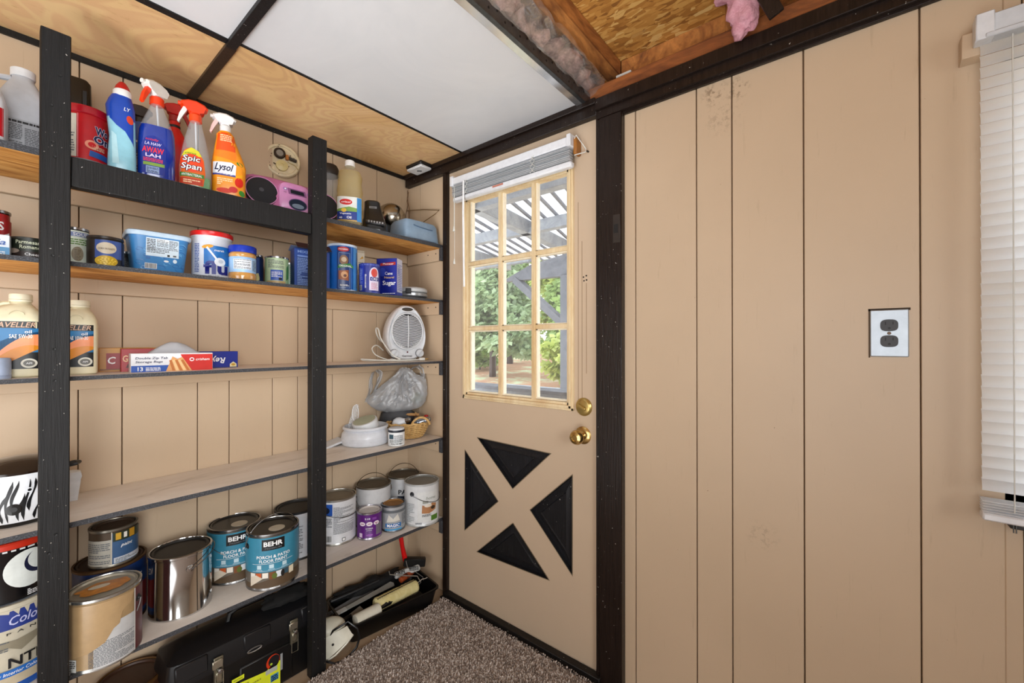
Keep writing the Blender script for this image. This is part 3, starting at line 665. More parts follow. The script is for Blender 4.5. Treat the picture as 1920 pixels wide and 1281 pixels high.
tree(-10.6, 16.5, 8.5, 1.9, LEAF2, 'large hazy tree farthest back in the yard', 6)
tree(-15.0, 17.0, 8.5, 2.0, LEAF, 'large green tree at the back left corner of the yard', 12)
tree(-6.6, 6.95, 1.0, .55, LEAF, 'low round green shrub between the conifers at the left', 14, .7, False)
tree(-3.25, 5.5, 1.05, .50, LEAF3, 'low lime green shrub at the foot of the porch post', 7, .7, False)
hs = thing('shed', 'small white shed in the yard beside the porch post', 'shed', (-8.1, 14.6, .9), -60)
bx('wall', [((-1.2, -.9, 0), (1.2, .9, 2.0))], P('f0f0f0', .6), hs); b = MB(); b.plate([(-1.4, 1.9), (1.4, 1.9), (0, 2.9)], -1.05, 1.05, P('6d6d72', .7)); b.done('roof', hs)
bx('door', [((-.3, -.93, 0), (.35, -.89, 1.8))], P('c8c8c8', .6), hs)

# ------------------------------------------------------------ shelving unit
SA, SB, S3, SD, SE = 1.697, 1.426, 1.128, .752, .360   # tops of the five shelves
FX = -1.562                                           # front edge of the shelves
su = thing('shelving_unit', 'built in beige shelves with black painted posts and edges along the left wall', 'shelf', (0, 0, 0), -90)
def shelf(z, t, topm, under, bend=0):
    b = MB(); y0, y1 = -1.2, 1.384; n = 24; rs = []
    for i in range(n + 1):
        y = y0 + (y1 - y0) * i / n; s = bend * math.sin(y * 3.1)
        rs.append([(LX + .003, y, z + s), (FX, y, z + s), (FX, y, z - t + s), (LX + .003, y, z - t + s)])
    b.rings(rs, topm); ie, iu = b.mi(EDGEW), b.mi(under); bmesh.ops.recalc_face_normals(b.bm, faces=b.bm.faces)
    for f in b.bm.faces:
        if f.normal.z < -.7: f.material_index = iu
        elif f.normal.x > .7: f.material_index = ie
    return b.done('shelf_board', su)
shelf(SA, .017, EDGEW, RAWEDGE); shelf(SB, .012, EDGEW, RAWEDGE); shelf(S3, .011, SHELFTOP, WALL, .0015); shelf(SD, .014, SHELFTOP, WALL, .002); shelf(SE, .014, SHELFTOP, WALL, .0015)
for y0, y1, zt in ((.063, .115, 1.988), (.722, .777, 1.975)):
    b = MB(); b.span((-1.5615, y0, -.012), (-1.525, y1, zt), BLACKW, .002); p = b.done('post', su)
    b = MB(); q = random.Random(int(y0 * 1000))
    for i in range(26):
        z = q.choice((1.69, 1.43, 1.12, .74, .35, .15)) + q.gauss(0, .05); b.box((-1.5247, y0 + q.uniform(.006, .046), z), (.0012, q.uniform(.0005, .0022), q.uniform(.0006, .0022)), P('a9a49c', .5))
    b.done('paint_fleck', p, 'stuff')
    b = MB()
    for z in (1.88, 1.80, 1.71, 1.675, 1.43, 1.20, 1.122, .742, .70, .345, .12): b.lathe([(.0035, 0), (.003, .0014), (.0005, .0008)], P('0a0a0a', .5), Matrix.Translation((-1.525, y0 + q.uniform(.016, .036), z)) @ Matrix.Rotation(R(90), 4, 'Y'), 8)
    b.done('nail_head', p, 'stuff')
b = MB(); b.span((-1.5615, .116, 1.612), (-1.528, .721, 1.686), BLACKW, .002); b.done('fascia_board', su)
for z in (SA - .017, SB - .012, S3 - .011, SD - .014, SE - .014):
    b = MB(); b.span((LX, -1.2, z - .045), (LX + .020, 1.37, z), WALL, .0015); b.done('ledger_strip', su)
    b = MB(); b.span((LX + .02, 1.370, z - .058), (-1.572, DY, z), WALL, .0015)
    b.span((-1.573, 1.366, z - .060), (-1.550, DY, z + .002), EDGEW, .001)
    for x in (-1.66, -1.60): b.lathe([(.003, 0), (.003, .0012)], BLK, Matrix.Translation((x, 1.370, z - .022)) @ Ry, 8)
    b.done('cleat', su)

# ------------------------------------------------------------ cans
def can_body(t, r, h, m, rim=TIN, lid=None, seg=36, name='body'):
    b = MB(); b.lathe([(r - .003, 0), (r, .001), (r, .007), (r - .0015, .0095), (r - .0015, h - .0095, ), (r + .0006, h - .007), (r + .0006, h - .001), (r - .001, h), (r - .005, h), (r - .0065, h - .006)], m, None, seg, (True, False))
    k = b.mi(rim)
    for f in b.bm.faces:
        z = f.calc_center_median().z
        if z > h - .0088 or .0001 < z < .009: f.material_index = k
    b.done(name, t)
    b = MB(); b.lathe([(r - .0065, h - .006), (r - .009, h - .0015), (r - .014, h - .0015), (r - .0165, h - .006), (r * .5, h - .0065), (.0005, h - .0065)], lid or rim, None, seg, (False, True)); b.done('lid', t)
def bail(t, r, h, a, R_=None, side=0, ears=True, m=WIRE, earm=None):
    """wire handle; a = 0 stands up, 180 hangs down, 90 lies towards the front; side turns the ears about the can"""
    R_ = R_ or r + .012; ze = h - .045; T = Matrix.Rotation(R(side), 4, 'Z'); pts = []
    for k in range(19):
        q = math.pi * k / 18; x = (r + .007) * math.cos(q); s = math.sin(q) * R_
        pts.append(T @ Vector((x, -s * math.sin(R(a)), ze + s * math.cos(R(a)))))
    b = MB(); b.tube(pts, .0016, m, 6); b.done('bail_handle', t)
    if ears:
        for s in (0, 180):
            b = MB(); b.lathe([(.011, 0), (.010, .003), (.005, .0045), (.0045, .008), (.0005, .0085)], earm or TIN, T @ Matrix.Rotation(R(s), 4, 'Z') @ Matrix.Translation((r - .002, 0, ze)) @ Matrix.Rotation(R(90), 4, 'Y'), 14); b.done('ear', t)
def lidspot(t, x, y, rx, h, m):
    b = MB(); b.lathe([(rx, h - .0063), (rx, h - .0052), (.0005, h - .0050)], m, Matrix.Translation((x, y, 0)), 24, (False, True)); b.done('lid_sticker', t)

# --- fifth shelf (lowest), left to right
TEAL = P('4b93ab', .35); TEALD = P('236b8b', .35); DECK = P('6a5844', .45)
def porch_can(label, x, y, turn, group):
    t = thing('paint_can', label, 'paint can', (x, y, SE), turn, group); r, h = .0835, .196
    can_body(t, r, h, P('8d8a84', .3, .8), P('a6a6a6', .25, 1), P('161617', .35)); a = Art(); w = r * 2.6
    a.rect(-w, .012, w, h - .013, P('837d74', .35, .3), 0); a.rect(-w, .066, w, h - .013, TEAL, 1)
    a.poly([(-w, .012), (w, .012), (w, .040), (.02, .050), (-.05, .030), (-w, .028)], DECK, 1)
    for i, c in enumerate(('e8e4dc', 'c76a3a', 'eee9df', '8b5a33', 'dfe3e6', '44606e', 'e9dfc8')): a.rect(-.074 + i * .021, .040 + (i % 3) * .003, -.056 + i * .021, .064, P(c, .4), 2)
    a.poly([(-.074, .018), (-.030, .046), (-.052, .058), (-.074, .050)], P('d9cfbf', .4), 3); a.ell(.005, .050, .008, .010, P('6c7a3a', .4), 4); a.ell(.03, .052, .006, .012, P('2c2c2c', .4), 4)
    a.rect(-.034, h - .056, .036, h - .018, P('101012', .4), 2); a.text('BEHR', .001, h - .034, .058, .016, INKW, 3, 0, .03); a.text('PREMIUM', .001, h - .049, .05, .006, INKG, 3)
    a.text('PORCH & PATIO', .002, h - .078, .105, .0105, INKW, 3, 0, .015); a.text('FLOOR PAINT', .002, h - .092, .088, .0105, INKW, 3, 0, .015)
    a.rect(-.066, h - .1015, .066, h - .1005, INKW, 3); a.rect(-.066, .0705, .066, .0712, INKW, 3)
    for u in (-.042, -.004, .036): a.rect(u - .007, .078, u + .007, .091, P('c9dde4', .4), 3); a.rect(u - .010, .0735, u + .010, .0755, P('b7d3dd', .4), 3)
    a.text('EXTERIOR', -.002, .009, .05, .0045, INKW, 3); a.build(cylmap(r), t, step=.018)
    bail(t, r, h, 8 if 'front' in label else 128, r + .004 if 'front' in label else None, 25, True, P('b0b0b0', .25, 1), P('222226', .4)); lidspot(t, .012, -.022, .026, h, P('cfc6b4', .6)); return t
x, y = -1.600, .187
t = thing('paint_can', 'large can running over with beige paint at the shelf front beside the left post', 'paint can', (x, y, SE), face(x, y), 'paint cans'); r, h = .078, .188
can_body(t, r, h, P('b59c78', .35), P('c9c9c6', .25, .9), P('b9b3a4', .35, .5)); a = Art()
a.rect(-.02, .006, .105, .115, P('c9c9c9', .5), 0); a.lines(-.03, .012, .068, .075, 16, INKG, 1, .45); a.rect(.070, .006, .150, h - .012, P('6e3a3c', .45), 1); a.rect(.0665, .006, .070, h - .012, P('d8d8d4', .5), 2)
a.poly([(-.2, .045), (-.075, .042), (-.03, .052), (.002, .070), (.018, .098), (.030, .105), (.036, .135), (.058, .148), (.0665, h - .012), (-.2, h - .012)], P('b79d79', .3), 3)
a.rect(-.075, .008, -.055, .040, P('dcdcd8', .5), 2); a.lines(-.073, .010, -.057, .038, 6, INK, 3); a.build(cylmap(r), t, step=.016)
b = MB(); b.sheet(lambda u, v: Vector(((.012 + .048 * u) * math.cos(6.2832 * v) * (1 + .25 * noise.noise((math.cos(6.28 * v) * 2, math.sin(6.28 * v) * 2, u))) * .9, (.004 + .030 * u) * math.sin(6.2832 * v) * (1 + .4 * noise.noise((math.cos(6.28 * v) * 2, 4, math.sin(6.28 * v) * 2))), h - .0045 + .0015 * (1 - u))), 4, 30, P('c98f45', .35, var=.3)); b.done('dried_paint', t)
b = MB(); b.sheet(lambda u, v: Vector((-.01 + .022 * u * math.cos(6.2832 * v), .006 + .011 * u * math.sin(6.2832 * v), h - .0028)), 2, 20, P('d9d0bd', .35)); b.done('dried_paint', t)
bail(t, r, h, 172, None, -30, True, WIRE, P('2a2a2c', .4))
x, y = -1.780, .222
t = thing('paint_can', 'blue gallon can with rusty brown lid carrying a smaller can', 'paint can', (x, y, SE), face(x, y), 'paint cans'); r, h = .0845, .190
can_body(t, r, h, P('1f3f74', .4), P('6b5236', .5, .6), P('4a3423', .6)); a = Art(); a.rect(-.1, .02, .12, .150, P('27528f', .4)); a.text('NCE', .062, .135, .04, .018, INKW, 2); a.rect(.02, .03, .11, .11, P('8c2f33', .4), 1); a.build(cylmap(r), t, step=.018)
x, y = -1.757, .226
t = thing('paint_can', 'small can with grey back label and blue picture label standing on the brown lid', 'paint can', (x, y, SE + .190), face(x, y), 'paint cans'); r, h = .056, .112
can_body(t, r, h, P('5a4a3a', .45, .4), P('8f8a80', .35, .8), P('4c3a2a', .6)); a = Art()
a.rect(-.075, .008, -.004, .082, P('b5b0a5', .6)); a.lines(-.070, .014, -.008, .076, 11, INKG, 1); a.rect(-.004, .008, .09, .100, P('47698f', .45)); a.rect(-.0055, .006, -.0035, .104, P('d0c8b8', .5), 1)
a.rect(-.002, .074, .09, .100, P('33412f', .45), 1); a.rect(.004, .078, .016, .098, P('d0a93c', .45), 2); a.rect(.022, .080, .030, .096, P('e6e2da', .45), 2); a.rect(.036, .076, .052, .100, P('c79a2e', .45), 2); a.text('paint', .03, .058, .030, .012, INKW, 2, .3); a.rect(0, .010, .09, .026, P('c6cbd2', .5), 1); a.lines(.004, .012, .06, .024, 3, INKG, 2); a.build(cylmap(r), t, step=.014)
x, y = -1.690, .377
t = thing('paint_can', 'bare shiny silver can with black lid and lowered wire handle', 'paint can', (x, y, SE), face(x, y), 'paint cans'); r, h = .0825, .193
can_body(t, r, h, STEEL, STEEL, P('1a1a1b', .45)); bail(t, r, h, -70, r + .012, -74, True, WIRE, STEEL)
x, y = -1.776, .556
porch_can('teal porch floor paint can with black lid, the rear one beside the silver can', x, y, face(x, y) + 6, 'teal porch paint cans')
x, y = -1.632, .632
porch_can('teal porch floor paint can at the front with its wire handle raised', x, y, face(x, y), 'teal porch paint cans')
x, y = -1.762, .775
t = thing('paint_can', 'white labelled can with broad black lid partly behind the right hand post', 'paint can', (x, y, SE), face(x, y), 'paint cans'); r, h = .083, .190
can_body(t, r, h, P('d5d7dc', .4), P('222224', .4), P('19191a', .5)); a = Art(); a.rect(-.06, .012, .036, .170, P('cfd2d8', .5)); a.lines(-.035, .03, .02, .15, 20, INKG, 1); a.rect(.035, .02, .10, .16, P('2f5f9c', .4)); a.build(cylmap(r), t, step=.018); bail(t, r, h, 150, None, 10, True, WIRE, BLK)
x, y = -1.752, .940
t = thing('paint_can', 'white can with blue corner panel and barcode just right of the right hand post', 'paint can', (x, y, SE), face(x, y), 'paint cans'); r, h = .079, .192
can_body(t, r, h, P('d9dadd', .4), P('b8b6b0', .3, .9), P('8f887b', .4, .5)); a = Art(); a.rect(-.09, .128, -.018, .176, P('2b63b4', .4), 1); a.ell(-.045, .150, .016, .014, P('14243f', .4), 2); a.lines(-.014, .05, .075, .165, 24, INKG, 1, .4); a.lines(-.06, .075, -.02, .12, 7, INKG, 1); a.barcode(-.05, .018, -.02, .045, 1); a.rect(.02, .016, .034, .030, INK, 1); a.rect(.022, .018, .032, .028, INKW, 2); a.build(cylmap(r), t, step=.018); bail(t, r, h, 110, None, 35, True, WIRE, TIN)
x, y = -1.765, 1.128
t = thing('paint_can', 'plain off white can with raised thin wire handle behind the purple can', 'paint can', (x, y, SE), face(x, y), 'paint cans'); r, h = .080, .192
can_body(t, r, h, P('cfd0d2', .45), P('8d887e', .35, .8), P('6f685c', .5, .3)); a = Art(); a.rect(-.07, .03, .02, .10, P('b9bcc2', .5)); a.lines(-.065, .03, .0, .095, 8, INKG, 1); a.build(cylmap(r), t, step=.018); bail(t, r, h, -18, r + .008, 15, True, P('7a6a55', .4, .8), TIN)
x, y = -1.665, 1.044
t = thing('paint_can', 'small purple quart can with splattered white lid', 'paint can', (x, y, SE), face(x, y), 'paint cans'); r, h = .0535, .118
can_body(t, r, h, P('6b2485', .35), P('c0bcc4', .25, .9), P('d5d0cc', .4)); a = Art()
for u in (-.030, 0, .030): a.ell(u, .072, .013, .0085, P('e9dfe6', .4), 1); a.rect(u - .007, .0705, u + .007, .0735, P('a0306a', .4), 2)
a.text('510', -.008, .094, .022, .007, INKW, 1); a.rect(.012, .088, .030, .098, P('8e55a5', .4), 1); a.text('INTERIOR', 0, .052, .030, .005, INKW, 1); a.text('primer', 0, .044, .022, .004, INKW, 1); a.ell(0, .024, .014, .005, P('a56fba', .4), 1); a.rect(-.045, .014, -.030, .032, P('d9c8de', .5), 1); a.rect(.028, .02, .06, .07, P('8d7f8f', .5), 1); a.lines(.030, .024, .055, .066, 8, INKG, 2); a.build(cylmap(r), t, step=.014)
x, y = -1.650, 1.158
t = thing('paint_can', 'small can with tan lid and blue lettering band beside the purple can', 'paint can', (x, y, SE), face(x, y), 'paint cans'); r, h = .0535, .119
can_body(t, r, h, P('b9babc', .35, .3), P('8d8f92', .3, .9), P('a07843', .6)); a = Art(); a.rect(-.055, .014, .08, .098, P('a9abad', .45)); a.rect(-.055, .086, .08, .098, P('6f7377', .4), 1); a.poly([(-.03, .046), (-.02, .080), (.0, .060), (.02, .082), (.03, .050)], P('d7d4cc', .4), 1); a.rect(-.036, .022, .036, .040, P('2f78b4', .4), 1); a.text('MAGIC', 0, .031, .056, .013, INKW, 2, 0, .02); a.rect(-.04, .008, .04, .016, P('5aa0c8', .4), 1); a.lines(.04, .03, .07, .08, 10, INKG, 1); a.build(cylmap(r), t, step=.014)
x, y = -1.768, 1.304
t = thing('paint_can', 'can with dark scuffed lid and raised handle deepest in the corner', 'paint can', (x, y, SE), face(x, y), 'paint cans'); r, h = .080, .194
can_body(t, r, h, P('c9cacc', .45), P('8a857a', .35, .8), P('5f584e', .5, .4)); a = Art(); a.text('PAI', -.004, .125, .045, .022, INK, 1, 0, .03); a.rect(-.03, .05, .01, .105, P('39465c', .4), 1); a.text('IN', -.012, .08, .028, .018, INKW, 2); a.build(cylmap(r), t, step=.018); bail(t, r, h, -14, r + .012, 20, True, P('7a6a55', .4, .8), TIN)
x, y = -1.616, 1.296
t = thing('paint_can', 'white plastic paint can with green corner label, nearest the door', 'paint can', (x, y, SE), face(x, y), 'paint cans'); r, h = .083, .195
can_body(t, r, h, P('d8d9da', .4), P('c4c6c6', .35, .3), P('8b8c88', .4)); a = Art(); a.rect(-.02, .02, .09, .16, P('dddedd', .5)); a.poly([(0, .062), (.035, .058), (.07, .070), (.075, .098), (.05, .105), (.03, .092), (.002, .100)], P('b98a63', .5), 1); a.ell(.03, .095, .018, .007, P('e7ded0', .5), 2); a.ell(.055, .083, .012, .008, P('4a3a2c', .5), 2); a.rect(.004, .106, .03, .118, P('a7a89f', .5), 1); a.rect(.045, .022, .085, .046, P('5c8a35', .4), 1); a.lines(.002, .046, .045, .058, 2, INK, 1); a.text('home', .045, .130, .05, .014, P('9a9f96', .5), 1, .2); a.lines(-.075, .02, -.035, .11, 12, P('b0b4b6', .5), 1); a.lines(-.03, .012, .0, .022, 2, INKG, 1); a.build(cylmap(r), t, step=.018); bail(t, r, h, 118, r + .014, 57, True, P('8d8f92', .3, .9), P('2c2f36', .4))
t = thing('plastic_pail', 'cream and blue printed pail with blue base, far left of the lowest shelf', 'pail', (-1.672, .020, SE), face(-1.66, .02), None); r, h = .078, .215
b = MB(); b.lathe([(r - .006, 0), (r - .002, .002), (r, .004), (r, .016, ), (r - .003, .018), (r + .002, h - .012), (r + .004, h - .010), (r + .004, h), (r - .004, h), (r - .004, h - .006)], P('cdc6b4', .4)); b.done('body', t)
b = MB(); b.lathe([(r - .004, h - .005), (r - .02, h - .004), (.001, h - .004)], P('b9bdc4', .4), None, 32, (False, True)); b.done('lid', t)
a = Art(); a.rect(-.16, .004, .16, .020, P('2a63b0', .4), 1); a.rect(-.16, .020, .16, .045, P('c8bca4', .5), 1); a.rect(-.16, .042, .16, .058, P('3a7cc4', .4), 2); a.rect(-.16, .156, .16, .200, P('3b4d94', .4), 1); a.text('Color', .030, .176, .060, .022, P('c9cbe8', .4), 2, .25); a.text('S  P  A  N', .012, .146, .066, .006, INK, 2)
a.text('NTE', .030, .074, .062, .024, INK, 2, 0, .02); a.poly([(-.05, .10), (0, .112), (.02, .098), (.055, .118), (.055, .132), (.01, .126), (-.06, .134)], P('9a927f', .5), 1); a.text('New Interior Color', .010, .050, .085, .008, INKW, 3, .2); a.lines(-.06, .106, .0, .136, 6, INKG, 3); a.build(cylmap(r + .001), t, step=.018)
t = thing('plastic_pail', 'black tub with white crescent emblem and red lid stacked on the printed pail', 'pail', (-1.672, .020, SE + .215), face(-1.66, .02), None); r, h = .072, .150
b = MB(); b.lathe([(r - .008, 0), (r - .004, .003), (r + .002, h - .025), (r + .004, h - .022), (r + .004, h - .016)], P('141115', .3)); b.done('body', t)
b = MB(); b.lathe([(r + .006, h - .016), (r + .007, h - .004), (r + .004, h), (r - .005, h), (r - .008, h - .004), (.001, h - .004)], P('c23b22', .35)); b.done('lid', t)
a = Art(); a.ell(.034, .078, .044, .046, P('dfe3df', .4), 1, 32); a.ell(.050, .090, .026, .028, P('23294a', .4), 2, 28); a.ell(.056, .096, .026, .026, P('dfe3df', .4), 3, 28); a.rect(-.03, .128, .09, .132, P('d8d8d8', .4), 1); a.lines(.03, .010, .055, .026, 4, INKW, 1); a.build(cylmap(r + .003), t, step=.012)
# floor level, under the lowest shelf
t = thing('paint_can', 'brown lidded can on the floor at the bottom left under the shelf', 'paint can', (-1.745, .262, -.012), face(-1.75, .26), 'paint cans'); can_body(t, .084, .190, P('5b3a22', .5), P('7d5c35', .5, .5), P('4d2f1b', .5)); a = Art(); a.rect(-.1, .02, .1, .15, P('7a6a55', .5)); a.lines(-.05, .03, .05, .14, 12, INK, 1); a.build(cylmap(.084), t, step=.02)

# tool box
t = thing('tool_box', 'big black plastic tool box with steel latches on the floor under the shelf', 'tool box', (-1.675, .572, -.012), 0); w, d = .250, .088
b = MB(); b.loft([(0, w - .012, d - .010, 0, 0, 10), (.004, w - .010, d - .006, 0, 0, 10), (.160, w - .002, d - .002, 0, 0, 10), (.168, w, d, 0, 0, 10), (.172, w, d, 0, 0, 10)], P('121214', .42), 48)
for x0, x1 in ((-.05, .10),): b.box(((x0 + x1) / 2, -d + .002, .075), (x1 - x0 + .02, .010, .13), P('121214', .42), None, .004)
b.done('body', t)
b = MB(); b.loft([(.174, w + .004, d + .004, 0, 0, 10), (.186, w + .004, d + .004, 0, 0, 10), (.240, w - .004, d - .010, 0, 0, 9), (.262, w - .030, d - .045, 0, 0, 6), (.268, w - .05, d - .06, 0, 0, 6)], P('1d1d20', .38), 48)
for u in (-.19, -.005, .185): b.box((u, -d + .006, .212), (.085 if u else .19, .014, .052), P('232326', .36), Matrix.Rotation(R(-9), 4, 'X'), .004)
b.done('lid', t)
b = MB(); b.tube([(-.07, 0, .255), (-.062, 0, .290), (-.04, 0, .300), (.04, 0, .300), (.062, 0, .290), (.07, 0, .255)], .010, BLK, 8); b.done('carry_handle', t)
b = MB(); lump(b, (.115, -.045, .290), (.095, .045, .022), P('0e0e0f', .9), 3, .5, 40, 3); b.done('worn_foam_pad', t, fix=False)
for u in (-.122, .112):
    b = MB(); b.box((u, -d - .006, .176), (.026, .006, .085), P('a8a493', .3, .9), None, .001); b.box((u - .004, -d - .012, .200), (.030, .008, .026), P('c2beb0', .25, .9), None, .002); b.box((u, -d - .011, .158), (.016, .008, .030), P('b4b0a0', .25, .9), None, .002); b.lathe([(.008, 0), (.008, .010), (.004, .012)], TIN, Matrix.Translation((u + .002, -d - .012, .178)) @ Ry, 10); lt = b.done('latch', t)
    b = MB(); b.tube([(u - .010, -d - .012, .172), (u - .010, -d - .012, .105), (u + .012, -d - .012, .103), (u + .012, -d - .012, .172)], .0018, P('c9c5b6', .25, .9), 6); b.done('latch_bail', lt)
b = MB(); b.tube([(-.018 + .022 * math.cos(q), -d - .010, .186 + .006 * math.sin(q)) for q in [k * .5236 for k in range(12)]], .0022, P('b8b8b8', .3, .9), 6, True); b.done('lock_hasp', t)
LIME = P('d9e03a', .45); a = Art(); a.poly([(-.098, .006), (.066, .006), (.066, .098), (.036, .093), (.02, .085), (-.098, .100)], LIME, 0); a.ell(.042, .106, .022, .024, P('d0481f', .45), 0); a.ell(.045, .108, .018, .019, P('26262a', .4), 1); a.ell(.036, .100, .004, .004, P('b9d24a', .4), 2); a.rect(.066, .060, .074, .118, P('9d9fa0', .5), 0); a.rect(.018, .070, .056, .086, P('b7b9b0', .5), 1); a.rect(.034, .036, .060, .060, P('5ba0b8', .5), 1); a.lines(.036, .038, .058, .058, 3, NAVY, 2, .7)
a.rect(-.084, .104, -.048, .118, LIME, 0); a.text('tool box', -.066, .111, .026, .005, INK, 1); a.text('TOOL BOX', -.058, .082, .050, .006, INK, 1); a.text('WITH REMOVABLE', -.036, .070, .080, .0055, INK, 1, .2); a.text('TRAY', -.064, .056, .03, .006, INK, 1, .2); a.rect(-.02, .026, .014, .046, P('d3c9e0', .4), 1); a.rect(-.014, .030, .008, .042, P('554a7a', .4), 2); a.text('4', .024, .036, .008, .010, INK, 1); a.build(planemap(d + .004), t, step=None)

# paint tray with its tools
tx, ty, tt = -1.660, 1.118, -9
t = thing('paint_tray', 'long black plastic paint tray on the bare floor beside the door', 'paint tray', (tx, ty, -.010), tt); w, d, h = .215, .128, .082
b = MB(); I = MB()
b.loft([(0, w - .022, d - .018, 0, 0, 12), (.004, w - .020, d - .016, 0, 0, 12), (h - .008, w - .004, d - .003, 0, 0, 12), (h - .006, w + .004, d + .004, 0, 0, 12), (h, w + .004, d + .004, 0, 0, 12), (h, w - .004, d - .004, 0, 0, 12), (.010, w - .026, d - .022, 0, 0, 12), (.008, w - .03, d - .026, 0, 0, 12)], P('0f0f10', .35), 48); b.done('tray', t); I.bm.free()
def in_tray(name, label, cat, u, v, z, turn=0): 
    q = Matrix.Rotation(R(90 + tt), 4, 'Z') @ Vector((u, v, 0)); return thing(name, label, cat, (tx + q.x, ty + q.y, z - .010), tt + turn)
t = in_tray('paint_roller', 'fuzzy yellow paint roller sleeve with dark zigzag stripes lying in the tray', 'paint roller', .035, -.050, .080, 4)
Rx = Matrix.Rotation(R(90), 4, 'Y'); b = MB(); k = 40
rs = []
for i in range(29):
    X = -.105 + .21 * i / 28; e = .78 if i in (0, 28) else 1
    rs.append([Vector((X, (.0295 + .003 * noise.noise((X * 160, math.cos(a_) * 5, math.sin(a_) * 5))) * e * math.cos(a_), (.0295 + .003 * noise.noise((X * 160, math.cos(a_) * 5, math.sin(a_) * 5))) * e * math.sin(a_))) for a_ in [6.28318 * q / 24 for q in range(24)]])
b.rings(rs, mk_fluff('yellow_nap', 'ecdfa6', 'dccb86')); b.done('nap_sleeve', t, sharp=3)
b = MB()
for ph in (2.6, 1.3, -.6): b.tube([(-.10 + .2 * i / 40, -.0315 * math.cos(ph - .25 * (i % 2) * .4 + i * .006) * 1.0, .0315 * math.sin(ph - .25 * (i % 2) * .4 + i * .006)) for i in range(41)], .0016, P('3a3020', .9), 5)
b.done('stripe', t)
b = MB(); b.tube([(.10, 0, 0), (.118, 0, 0), (.122, -.01, .012), (.122, .02, .03), (.06, .05, .045), (.0, .06, .07), (-.005, .058, .088)], .0022, P('c9c9c4', .3, .8), 6); b.tube([(.112, .008, .004), (.135, -.004, .020), (.15, -.008, .018), (.158, -.012, .022)], .002, P('c9c9c4', .3, .8), 6); b.done('wire_frame', t)
t = in_tray('paint_roller', 'short cream roller sleeve on a black frame at the front of the tray', 'paint roller', -.118, -.090, .076, 6)
b = MB(); b.lathe([(.016, -.056), (.0245, -.054), (.0255, -.050), (.0255, .050), (.0245, .054), (.016, .056), (.015, .052)], P('d6d2c4', .8), Rx, 28); b.done('nap_sleeve', t)
b = MB(); b.lathe([(.0165, .0565), (.020, .0572), (.012, .0575), (.001, .056)], P('d9c98f', .6), Rx, 20); b.done('core', t)
b = MB(); b.tube([(.05, 0, 0), (.085, .004, .004), (.13, .012, .0), (.185, .016, .004)], [.006, .012, .016, .013], BLK, 9); b.done('handle', t)
for i, (u, v, z, tn, lab, L) in enumerate(((-.125, .060, .070, 14, 'long grey stirring stick lying across the rear of the tray', .21), (-.055, .030, .078, 10, 'pale grey flat paddle nearest the yellow roller', .24))):
    t = in_tray('stir_stick', lab, 'stick', u, v, z, tn); b = MB(); b.plate([(-L / 2, -.010), (L * .2, -.012), (L / 2, -.017), (L / 2 + .008, 0), (L / 2, .017), (L * .2, .012), (-L / 2, .010)], -.002, .002, P('a9aaa6' if i else '86888a', .4), Matrix.Rotation(R(-78), 4, 'X'), .0008); b.done('blade', t)
    b = MB(); b.box((-L / 2 - .018, 0, 0), (.045, .022, .007), P('c9cac8' if i else '55575a', .4), Matrix.Rotation(R(12), 4, 'X'), .002); b.done('grip', t)
t = in_tray('putty_knife', 'narrow black handled scraper at the left end of the tray', 'scraper', -.150, -.030, .070, 20); b = MB(); b.plate([(-.02, -.008), (.04, -.012), (.04, .012), (-.02, .008)], -.001, .001, P('b8bab8', .3, .7), Matrix.Rotation(R(-70), 4, 'X')); b.done('blade', t); b = MB(); b.tube([(-.018, 0, 0), (-.06, 0, .002), (-.10, 0, 0)], [.006, .009, .007], BLK, 8); b.done('handle', t)
t = in_tray('tool_bundle', 'dark folded cloth and black handles piled along the back of the tray', 'cloth', -.01, .105, .070, 0); b = MB(); lump(b, (0, 0, .012), (.17, .034, .030), P('101012', .8), 4, .45, 18, 4); b.done('cloth', t, fix=False); b = MB(); b.tube([(-.20, -.02, .02), (-.1, -.025, .026), (.02, -.02, .03)], .008, P('2c2d30', .4), 8); b.done('handle', t)
t = thing('paint_brush', 'red handled edging brush leaning into the corner above the paint tray', 'brush', (-1.700, 1.262, .105), -40)
b = MB(); b.tube([(.004, 0, .030), (-.004, .002, .065), (-.014, .004, .11), (-.022, .006, .165), (-.024, .006, .185)], [.010, .0125, .010, .0115, .009], P('d21416', .3), 10); b.done('handle', t)
b = MB(); b.box((.045, 0, .034), (.105, .030, .040), BLK, Matrix.Rotation(R(6), 4, 'Y'), .004); b.done('pad_block', t)
b = MB(); b.box((.010, -.012, -.004), (.125, .022, .030), P('c9c9c6', .7), Matrix.Rotation(R(-16), 4, 'Y'), .006); pd = b.done('pad_wrap', t)
a = Art(); a.text('BORIN', -.028, -.002, .055, .020, INK, 0, 0, .02, .28); a.lines(.02, .004, .065, .026, 4, INK, 0, .7); a.build(planemap(.0235), t)
b = MB(); b.tube([(.005, -.016, .05), (.012, -.022, .02), (.03, -.02, .010), (.085, -.03, -.03), (.088, -.032, -.045)], .0018, P('d0d0cc', .3, .9), 6); b.done('wire_clip', t)
t = in_tray('dowel_handle', 'terracotta coloured round handle resting on the tray beside the yellow roller', 'handle', .128, .030, .100, 20); b = MB(); b.lathe([(.008, -.045), (.013, -.042), (.014, 0), (.012, .040), (.008, .045), (.001, .046)], P('a8552b', .5), Rx, 16); b.done('grip', t)
b = MB(); b.lathe([(.0142, -.012), (.0146, -.010), (.0146, -.004), (.0142, -.002)], P('6a3318', .5), Rx, 16, (False, False)); b.done('grip_ring', t)
t = thing('plastic_guard', 'cream plastic flanged guard leaning between the right hand post and the tray', 'plastic guard', (-1.600, .865, 0), -20)
